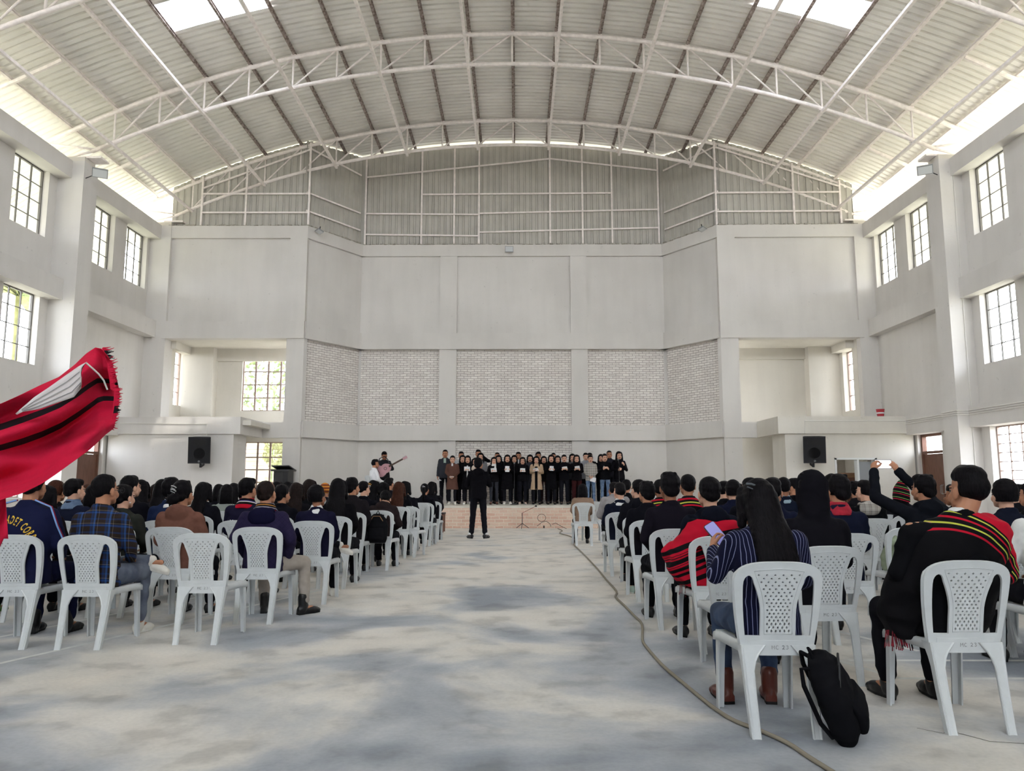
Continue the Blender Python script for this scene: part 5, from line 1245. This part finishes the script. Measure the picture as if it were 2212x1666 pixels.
# lectern
q = PXW(612, 1043, 22.6); t = empty('lectern', (q.x, 22.6, SZ), -.12, 'dark wooden lectern on the stage before the low window', 'lectern'); LK = mat('lectern_dark', '2c2c2e', .45, spec=.4)
MB().box(-.22, -.20, .04, .22, .20, .98).build('body', LK, t); MB().box(-.26, -.24, 0, .26, .24, .05).build('plinth', LK, t); MB().box(-.28, -.26, .98, .28, .26, 1.03).build('top_tray', LK, t)
m = MB(); m.obox((0, 0, 1.075), (1, 0, 0), (0, 1, -.25), (0, .25, 1), .27, .25, .015); m.build('reading_slope', LK, t); MB().box(.07, -.212, .06, .215, -.2, .96).build('side_panel', BLACK, t)
# ------------------------------------------------------------------ fittings
def speaker(x, y, z, yaw, label):
    t = empty('loudspeaker', (x, y, z), yaw, label, 'loudspeaker'); w, h, d = .29, .36, .32; pr = [(-w, -.02), (w, -.02), (w*.62, d), (-w*.62, d)]; m = MB(); m.prism([(a, b) for a, b in pr], 2*h, Matrix.Translation((0, -.17, -h)))
    o = m.build('cabinet', BLACK, t); g = MB().box(-w+.02, -.2, -h+.03, w-.02, -.188, h-.03).build('grille', mat('grille_black', '1c1c1f', .8, var=.3, scale=160), t)
    MB().lathe([(.16, 0), (.16, .006), (.145, .006), (.145, 0)], (0, 0, 0), 28).build('woofer_ring', mat('ring_dark', '0c0c0e', .5), t).matrix_local = Matrix.Translation((0, -.2, -.09)) @ Matrix.Rotation(PI/2, 4, 'X')
    MB().box(-.17, -.205, .14, .17, -.198, .28).build('horn', mat('ring_dark', '0c0c0e', .5), t)
    MB().tube([(.022*math.cos(a), -.206, -.30+.022*math.sin(a)) for a in [2*PI*k/14 for k in range(15)]], .004, 5).tube([(-.012, -.206, -.31), (.012, -.206, -.29)], .004, 5).build('badge', GREYM, t)
    b = MB(); b.tube([(0, .0, -h-.0), (0, .0, -h-.12)], .03, 8); b.bar((0, .0, -h-.1), (0, .42, -h-.06), .05, .05); b.build('bracket', BLACK, t); t.rotation_euler = (.10, 0, yaw); return t
q = PXW(433, 972, 20.75); speaker(q.x, 20.78, q.z, .18, 'black loudspeaker bracketed on the left low wall'); 
q = PXW(1757, 971, 20.7); speaker(q.x, 20.72, q.z, -.18, 'black loudspeaker bracketed on the right low wall')
def flood(loc, rz, tilt, label, s=1.0, arm=None):
    t = empty('floodlight', loc, rz, label, 'floodlight', 'floodlights on the walls'); MB().box(-.14*s, -.02, -.10*s, .14*s, .02, .10*s).build('housing', GREYM, t); MB().box(-.125*s, -.026, -.085*s, .125*s, -.019, .085*s).build('lens', LAMPGL, t)
    t.rotation_euler = (tilt, 0, rz); bpy.context.view_layer.update(); b = MB(); M_ = t.matrix_world.inverted(); b.bar((0, .02, 0), M_ @ (V(loc)+V(arm)) if arm else (0, .16, .03), .03, .02); b.build('bracket', BLACK, t); return t
q = PXW(1100, 538, 24.75); flood((q.x, 24.78, q.z), 0, 0, 'small square floodlight at the centre of the front wall')
q = PXW(688, 502, 23.2); flood((q.x+.05, 23.1, q.z), -.9, 1.2, 'tilted floodlight on the left angled wall')
q = PXW(1519, 497, 23.2); flood((q.x-.05, 23.1, q.z), .9, 1.2, 'tilted floodlight on the right angled wall')
q = PXW(216, 374, 17.95); flood((q.x, 17.95, q.z), .5, .9, 'white-faced floodlight on the near left column', 1.25, (-10.9-q.x, .3, -.02))
q = PXW(1998, 367, 17.95); flood((q.x, 17.95, q.z), -.5, .9, 'white-faced floodlight on the near right column', 1.25, (10.56-q.x, .3, -.02))
# conduits on the right side wall and column
def pipes(name, paths, r, label):
    for k, pth in enumerate(paths):
        o = MB().tube(pth, r, 6).build(name, PIPEW); tag(o, label if len(paths) == 1 else label+', '+('top', 'middle', 'bottom')[k]+' of three', 'pipe', None if len(paths) == 1 else 'conduits on the right ledge')
xb, xc = RW['beam']-.015, RW['col']-.015
pipes('conduit_pipe', [[(xb, -6, z), (xb, 18.10, z), (xc, 18.12, z), (xc, 18.77, z), (xb, 18.79, z), (xb, 21.05, z)] for z in (2.96, 2.91, 2.86)], .014, 'thin white conduit along the right wall ledge')
xq = RW['col']+.33
pipes('conduit_pipe', [[(xq, 18.115, ZT-.1), (xq, 18.115, 1.5)]], .011, 'vertical white conduit down the near right column')
MB_ = MB().box(-.06, -.03, -.05, .06, .0, .05); o = MB_.build('switch_box', WHITEM, loc=(xq, 18.13, 1.45)); tag(o, 'small white switch box on the near right column', 'switch box'); MB().box(-.012, -.036, -.02, .012, -.03, .02).build('switch', PIPEW, o)
pipes('conduit_pipe', [[(7.98, 21.07, 2.72-.12), (7.98, 21.07, 2.95), (10.77, 21.07, 2.95)]], .012, 'white conduit from the right loudspeaker along the parapet')
pipes('conduit_pipe', [[(3.6, 24.88, 2.78), (3.6, 24.88, 2.95), (4.86, 24.9, 2.95)]], .012, 'short white conduit on the front wall ledge, right')
pipes('conduit_pipe', [[(-8.65, 21.11, 2.55), (-8.66, 21.11, 2.88), (-11.1, 21.11, 2.9)]], .010, 'thin cable conduit above the left loudspeaker')
q = PXW(1900, 893, 21.3); t = MB().lathe([(.085, 0), (.11, .2), (.115, .2), (.115, .21), (.1, .21)], n=20).build('paint_bucket', mat('bucket_red', 'a8323a', .5), loc=(q.x, 21.25, 3.081)); tag(t, 'small red paint bucket standing on the right parapet', 'bucket')
MB().lathe([(.1015, .08), (.1060, .12), (.1075, .12), (.1030, .08)], n=20).build('label_band', WHT, t)
# cable, power strip, small things near the stage foot
CB = mat('cable_beige', '8b8374', .7); CBK = mat('cable_black', '26241f', .6)
pts = [(1205, 1143), (1215, 1148), (1209, 1153), (1232, 1160), (1243, 1169), (1240, 1178), (1248, 1186), (1262, 1200), (1290, 1230), (1310, 1255), (1332, 1280), (1330, 1292), (1350, 1312), (1372, 1335), (1387, 1352), (1388, 1385), (1397, 1402), (1430, 1440), (1470, 1475), (1530, 1525), (1570, 1553), (1600, 1568), (1640, 1583), (1700, 1610), (1745, 1640), (1800, 1675), (1900, 1740)]
W_ = [PXF(a, b)+V((0, 0, .012)) for a, b in pts]; sm_ = []
for i in range(len(W_)-1):
    for k in range(3): 
        f_ = k/3; p0, p1, p2, p3 = W_[max(i-1, 0)], W_[i], W_[i+1], W_[min(i+2, len(W_)-1)]
        sm_.append(.5*((2*p1)+(p2-p0)*f_+(2*p0-5*p1+4*p2-p3)*f_*f_+(3*p1-p0-3*p2+p3)*f_**3))
tag(MB().tube(sm_, .011, 8).build('extension_cable', CB, smooth=True), 'long beige cable snaking along the aisle past the right chairs', 'cable')
q = PXF(1190, 1141); t = empty('power_strip', (q.x, q.y, 0), .1, 'black power strip at the foot of the brick stage', 'power strip'); MB().box(-.22, -.05, 0, .22, .05, .07).build('case', CBK, t)
for k in range(4): MB().box(-.17+.1*k, -.03, .07, -.11+.1*k, .03, .085).build('socket', GREYM, t)
def wire(pp, r, label, m=CBK): tag(MB().tube([V(p) for p in pp], r, 6).build('wire', m), label, 'wire')
yw = 21.2
wire([PXW(1160, 1137, yw), PXW(1170, 1129, yw), PXW(1180, 1126, yw), PXW(1188, 1132, yw), PXW(1190, 1138, 21.05)], .007, 'black wire looping over the left end of the power strip')
wire([PXW(1225, 1143, yw-.1), PXW(1212, 1137, yw), PXW(1200, 1130, yw), PXW(1193, 1133, yw)], .007, 'black wire rising from the right end of the power strip')
wire([PXW(1170+9*math.cos(a), 1119+8*math.sin(a), 21.25) for a in [2*PI*k/16 for k in range(17)]], .006, 'coiled black wire hanging on the brick stage face')
t = empty('floor_microphone_stand', PXF(1128, 1141)+V((0, -.25, 0)), 0, 'small tripod microphone stand before the brick stage', 'microphone stand')
for k in range(3): a = 2*PI*k/3+.4; MB().tube([(0, 0, .14), (.2*math.cos(a), .2*math.sin(a), .01)], .008, 6).build('leg', BLACK, t)
MB().tube([(0, 0, .12), (0, 0, .42)], .010, 6).build('pole', BLACK, t); MB().tube([(0, 0, .42), (.36, 0, .60)], .007, 6).build('boom', mat('boom_red', '7a3a30', .6), t); c = Clay(); c.ell((.38, 0, .61), (.03, .025, .025)); c.build('microphone', BLACK, t, True)
q = PXF(958, 1150); t = empty('low_table', (q.x-.28, q.y+.1, 0), 0, 'low dark wooden table beside the front left chairs', 'table'); MB().box(-.3, -.25, .45, .3, .25, .49).build('table_top', mat('table_dark', '2a1d1a', .4), t)
for sx in (-1, 1):
    for sy in (-1, 1): MB().box(sx*.27-.02, sy*.22-.02, 0, sx*.27+.02, sy*.22+.02, .45).build('leg', WOOD, t)
# backpack hanging on a chair back
def backpack(loc, rz, label, s=1.0, rx=0, seed=1):
    t = empty('backpack', loc, rz, label, 'backpack'); c = Clay(); c.loft([(0, 0, .02, .13*s, .06*s), (0, -.01, .10*s, .16*s, .085*s), (0, -.01, .26*s, .165*s, .085*s), (0, 0, .38*s, .13*s, .07*s), (0, .01, .45*s, .06*s, .04*s)], 22, 2.6)
    BP = fabric('pack_black', '131316'); o = part('pack_body', c.mesh('pack_body', .011, 4, .006, 9, seed=seed), t, [BP]); c = Clay(); c.loft([(0, -.085*s, .06*s, .11*s, .03), (0, -.10*s, .14*s, .12*s, .035), (0, -.085*s, .23*s, .11*s, .025)], 18, 2.8); part('front_pocket', c.mesh('front_pocket', .011, 3, .004, 9), t, [BP])
    MB().tube([(-.10*s, -.06*s, .33*s), (-.05*s, -.085*s, .41*s), (.05*s, -.085*s, .41*s), (.10*s, -.06*s, .33*s)], .006, 6).build('piping', mat('tan_piping', '8c6a4a', .6) if seed == 1 else BLACK, t)
    for sx in (-1, 1): MB().tube([(sx*.05*s, .05*s, .42*s), (sx*.07*s, .085*s, .44*s), (sx*.09*s, .10*s, .36*s), (sx*.10*s, .09*s, .15*s), (sx*.10*s, .06*s, .06*s)], .011, 6).build('strap', BP, t)
    MB().tube([(-.03, .02, .44*s), (0, .03, .50*s), (.03, .02, .44*s)], .008, 6).build('handle', BP, t); t.rotation_euler = (rx, 0, rz); return t
sp = [c for c in CHAIRS if 'hood lowered' in c['label']][0]
backpack((sp.location.x, sp.location.y-.42, .38), 0, 'black backpack with tan piping hanging on a chair back', .95, -.1)
ws = [c for c in CHAIRS if 'pinstriped navy' in c['label']][0]
bp = backpack((ws.location.x+.30, ws.location.y-.30, .03), 1.1, 'black backpack leaning on the floor beside the pinstriped woman', .98, 0, 2); bp.rotation_euler = (.0, -.42, .0); bp.rotation_euler = (Matrix.Rotation(-.42, 3, 'Y') @ Matrix.Rotation(.25, 3, 'X') @ Matrix.Rotation(1.1, 3, 'Z')).to_euler()
# green bag on the empty chair
c = Clay(); c.loft([(0, 0, .0, .13, .07), (0, 0, .12, .14, .09), (.01, 0, .24, .10, .07), (.02, 0, .33, .04, .03)], 18); gb_ = [q for q in CHAIRS if 'green bag on it' in q['label']][0]
o = part('cloth_bag', c.mesh('cloth_bag', .011, 3, .008, 9), None, [fabric('pale_green_bag', '8f9a84')]); o.location = gb_.location+V((-.02, .0, .445)); tag(o, 'pale green cloth bag on the seat of an empty chair', 'bag'); MB().tube([(-.09, .0, .16), (-.03, -.09, .17), (.09, -.08, .14), (.12, 0, .13)], .012, 6).build('strap', BLACK, o)
# phones
def phone(M, label, scr):
    o = empty('smartphone', (0, 0, 0), 0, label, 'phone'); o.matrix_world = M; m = MB(); r = []
    for cx, cy, a0 in ((.028, .068, 0), (-.028, .068, 90), (-.028, -.068, 180), (.028, -.068, 270)):
        for k in range(4): a = math.radians(a0+30*k); r.append((cx+.010*math.cos(a), cy+.010*math.sin(a)))
    m.prism(r, .009); m.build('case', mat('phone_case', '2b1620', .4), o); m = MB(); n = m.add([(x*.92, y*.95, .0096) for x, y in r]); m.quad(*[n+i for i in range(len(r))]); m.build('screen', scr, o); return o
def screen(name, c, st):
    m, t, b = base(name, .2, .5); b.inputs['Base Color'].default_value = srgb(c); b.inputs['Emission Color'].default_value = srgb(c); b.inputs['Emission Strength'].default_value = st; return m
bpy.context.view_layer.update()
Mw = WOMAN.matrix_basis; phone(Mw @ Matrix.Translation((-.165, .30, .965)) @ Matrix.Rotation(PI/2-.5, 4, 'X') @ Matrix.Rotation(.55, 4, 'Z') @ Matrix.Rotation(PI, 4, 'Y') @ Matrix.Rotation(PI, 4, 'Y'), 'phone with violet-grey screen held by the pinstriped woman', screen('screen_violet', '6f6fa0', .35))
phone(PM.matrix_basis @ Matrix.Translation((-.19, .315, 1.425)) @ Matrix.Rotation(PI/2, 4, 'X') @ Matrix.Rotation(PI/2, 4, 'Z') @ Matrix.Diagonal((1.2, 1.1, 1, 1)), 'raised phone showing a bright picture of the stage', screen('screen_bright', 'c3c0c4', .6))
# waving red shawl in the left foreground
def shawl():
    rows = [(-150, 905, 1118, 3.25), (-70, 886, 1100, 3.28), (0, 872, 1082, 3.32), (50, 850, 1066, 3.38), (90, 832, 1046, 3.42), (130, 815, 1018, 3.46), (165, 788, 992, 3.5), (190, 764, 972, 3.54), (210, 750, 952, 3.58), (224, 752, 938, 3.62), (240, 770, 925, 3.64)]
    NU = 60; mb = MB(); G_ = []; SEC = (7, 2, 5, 2, 14); NV = sum(SEC)
    for i in range(NU+1):
        f = i/NU*(len(rows)-1); k = min(int(f), len(rows)-2); f -= k; a, b = rows[k], rows[k+1]; x, t0, t1, y = [a[j]+(b[j]-a[j])*f for j in range(4)]; u = i/NU
        b1, b2 = .22+.17*u, .41+.20*u; w1 = .036-.012*u; key = (0, b1-w1, b1+w1, b2-w1, b2+w1, 1); vs_ = [key[q]+(key[q+1]-key[q])*e/SEC[q] for q in range(5) for e in range(SEC[q])]+[1]; row = []
        for j in range(NV+1):
            v = vs_[j]; xx = x+(v-.5)*10*u+ (18*math.sin(PI*v)*u if u > .9 else 0); yy = t0+(t1-t0)*v
            Y = y+.05*math.sin(v*9+u*4)+.035*math.sin(v*19-u*7)+.10*math.sin(PI*v)
            row.append(mb.add([PXW(xx, yy, Y)]))
        G_.append(row)
    for i in range(NU):
        for j in range(NV):
            mb.mi = 1 if 7 <= j < 9 or 14 <= j < 16 else 0; mb.quad(G_[i][j], G_[i+1][j], G_[i+1][j+1], G_[i][j+1])
    mb.mi = 0
    RS = mat('shawl_red', 'c20f38', .85, var=.06, scale=14, bump=.3); BK = mat('shawl_black', '120a10', .85)
    o = mb.build('shawl', [RS, BK], None, True); s = o.modifiers.new('s', 'SOLIDIFY'); s.thickness = .004; o.modifiers.new('b', 'SUBSURF').render_levels = 1
    tag(o, 'waving red shawl with two black stripes in the left foreground', 'shawl')
    # pale striped border cloth
    m2 = MB(); R2 = [((188, 782), (172, 800)), ((170, 792), (176, 838)), ((140, 813), (160, 858)), ((105, 838), (120, 872)), ((75, 858), (85, 884)), ((45, 884), (50, 890)), ((34, 894), (37, 896))]
    r2 = []
    for (a, b) in R2: r2.append(m2.add([PXW(a[0]+(b[0]-a[0])*t/6, a[1]+(b[1]-a[1])*t/6, 3.36) for t in range(7)]))
    for i in range(len(r2)-1):
        for t in range(6): m2.quad(r2[i]+t, r2[i]+t+1, r2[i+1]+t+1, r2[i+1]+t)
    q = m2.build('white_border', mat('shawl_white', 'd3cccb', .85), o, True); s = q.modifiers.new('s', 'SOLIDIFY'); s.thickness = .003
    m3 = MB()
    for t in (1.5, 3, 4.5): m3.tube([PXW(a[0]+(b[0]-a[0])*t/6, a[1]+(b[1]-a[1])*t/6, 3.353) for a, b in R2[1:-1]], .0016, 4)
    m3.build('thin_lines', GREYM, q)
    MB().tube([PXW(186, 784, 3.36), PXW(200, 796, 3.38), PXW(213, 808, 3.40), PXW(224, 822, 3.42), PXW(232, 842, 3.44)], .004, 6).build('cord', mat('shawl_white', 'd3cccb', .85), o)
    rnd = random.Random(9); fr = MB(); fb = MB(); fc = MB()
    for k in range(110):
        v = k/109; x0, y0 = 226+18*math.sin(PI*v*.9)+(8 if v > .5 else 0), 752+v*175; L = rnd.uniform(6, 17)*(1.2 if v < .3 else .8); dy = rnd.uniform(-6, 4); d = fb if .03 < v < .12 else fc if .72 < v < .8 else fr
        d.tube([PXW(x0-4, y0, 3.62), PXW(x0+L*.5, y0+dy*.3, 3.63), PXW(x0+L, y0+dy, 3.65)], [.004, .003, .0015], 4)
    fr.tube([PXW(222+18*math.sin(PI*v*.9)+(8 if v > .5 else 0), 752+v*175, 3.62) for v in [k/40 for k in range(41)]], .004, 5); fr.build('fringe', RS, o); fb.build('fringe', BK, o); fc.build('fringe', BK, o)
    # hanging corner near the picture edge
    m4 = MB(); g0 = []
    for j in range(9):
        y = 1070+(1172-1070)*j/8; g0.append(m4.add([PXW(x, y+(-8 if x > 0 else 14)*j/8, 3.36+.03*math.sin(x*.12+j*.4)) for x in [-60+(78+0*j)*i/8-(0 if i < 8 else 6*(1-j/8)) for i in range(9)]]))
    for a, b in zip(g0, g0[1:]):
        for i in range(8): m4.quad(a+i, a+i+1, b+i+1, b+i)
    q = m4.build('hanging_corner', RS, o, True); s = q.modifiers.new('s', 'SOLIDIFY'); s.thickness = .004
shawl()
# ------------------------------------------------------------------ greenery outside the windows
LEAFS = [mat('leaf_green', '8b9a6c', .6, var=.25, scale=8), mat('leaf_yellow', 'a8a87c', .6, var=.25, scale=8)]
def banana(x, y, h, label, seed):
    rnd = random.Random(seed); t = empty('banana_plant', (x, y, -.25), 0, label, 'banana plant'); MB().tube([(0, 0, 0), (.05, .05, h*.5), (0, 0, h)], [.14, .11, .06], 8).build('stem', mat('banana_stem', '8a8a5c', .7, var=.2, scale=5), t)
    for k in range(9):
        a = 2*PI*k/9+rnd.uniform(-.3, .3); L = rnd.uniform(1.5, 2.2); m = MB(); R = []
        for i in range(9):
            f = i/8; r = L*f; z = h-.3+1.3*f*rnd.uniform(.98, 1.02)-1.9*f*f*rnd.uniform(.9, 1.1)+.4; w = .28*math.sin(PI*min(f*1.02+.06, 1)); c_, s_ = math.cos(a), math.sin(a)
            R.append(m.add([(c_*r-s_*w, s_*r+c_*w, z-.10), (c_*r, s_*r, z), (c_*r+s_*w, s_*r-c_*w, z-.10)]))
        for p_, q_ in zip(R, R[1:]): m.quad(p_, p_+1, q_+1, q_); m.quad(p_+1, p_+2, q_+2, q_+1)
        m.build('leaf', LEAFS[k % 2], t, True)
for k, (x, y, h) in enumerate(((-14.2, 19.2, 7.6), (-14.6, 21.6, 6.9), (-14.0, 24.4, 7.8), (-14.9, 16.9, 6.9), (-14.4, 27.5, 5.0))):
    banana(x, y, h, ('banana plant outside the near left windows', 'banana plant outside the farther left window pair', 'banana plant outside the left alcove window', 'banana plant outside the nearest lower left window', 'low banana plant outside the stage corner')[k], k)
def shrub(x, y, r, z, label, seed, mi=0):
    rnd = random.Random(seed); m = MB()
    for k in range(700):
        a, b, q = rnd.uniform(0, 2*PI), rnd.uniform(-1, 1), rnd.uniform(.6, 1)**.5; c_ = V((x+r*q*math.cos(a)*math.sqrt(1-b*b), y+r*q*math.sin(a)*math.sqrt(1-b*b), z+r*.9*q*b)); d = V((rnd.uniform(-1, 1), rnd.uniform(-1, 1), rnd.uniform(-1, 1))).normalized(); e_ = d.orthogonal().normalized(); L = rnd.uniform(.1, .2)
        n = m.add([c_-d*L, c_+e_*L*.35, c_+d*L, c_-e_*L*.35]); m.quad(n, n+1, n+2, n+3)
    m.tube([(x, y, -.3), (x, y, z)], .06, 6)
    tag(m.build('shrub', LEAFS[mi]), label, 'shrub')
shrub(-9.2, 28.5, 1.5, 4.9, 'leafy shrub outside the upper stage-corner window', 1); shrub(-7.4, 28.8, 1.3, 3.9, 'yellowish shrub beside the upper stage-corner window', 2, 1); shrub(-8.2, 27.6, 1.0, 2.4, 'low shrub outside the lower stage-corner window', 3, 1)
mb = MB(); mb.prism([(-16, -.4), (2, -.4), (2, 2.2), (-4, 2.9), (-9, 3.1), (-16, 3.6)], 3, Matrix(((1, 0, 0, 0), (0, 0, 1, 30.5), (0, 1, 0, 0), (0, 0, 0, 1)))); tag(mb.build('earth_bank', mat('earth_bank', 'b8ac93', .95, var=.25, scale=3, bump=.6)), 'tan earth bank behind the building, seen through the low window', 'bank', kind='structure')
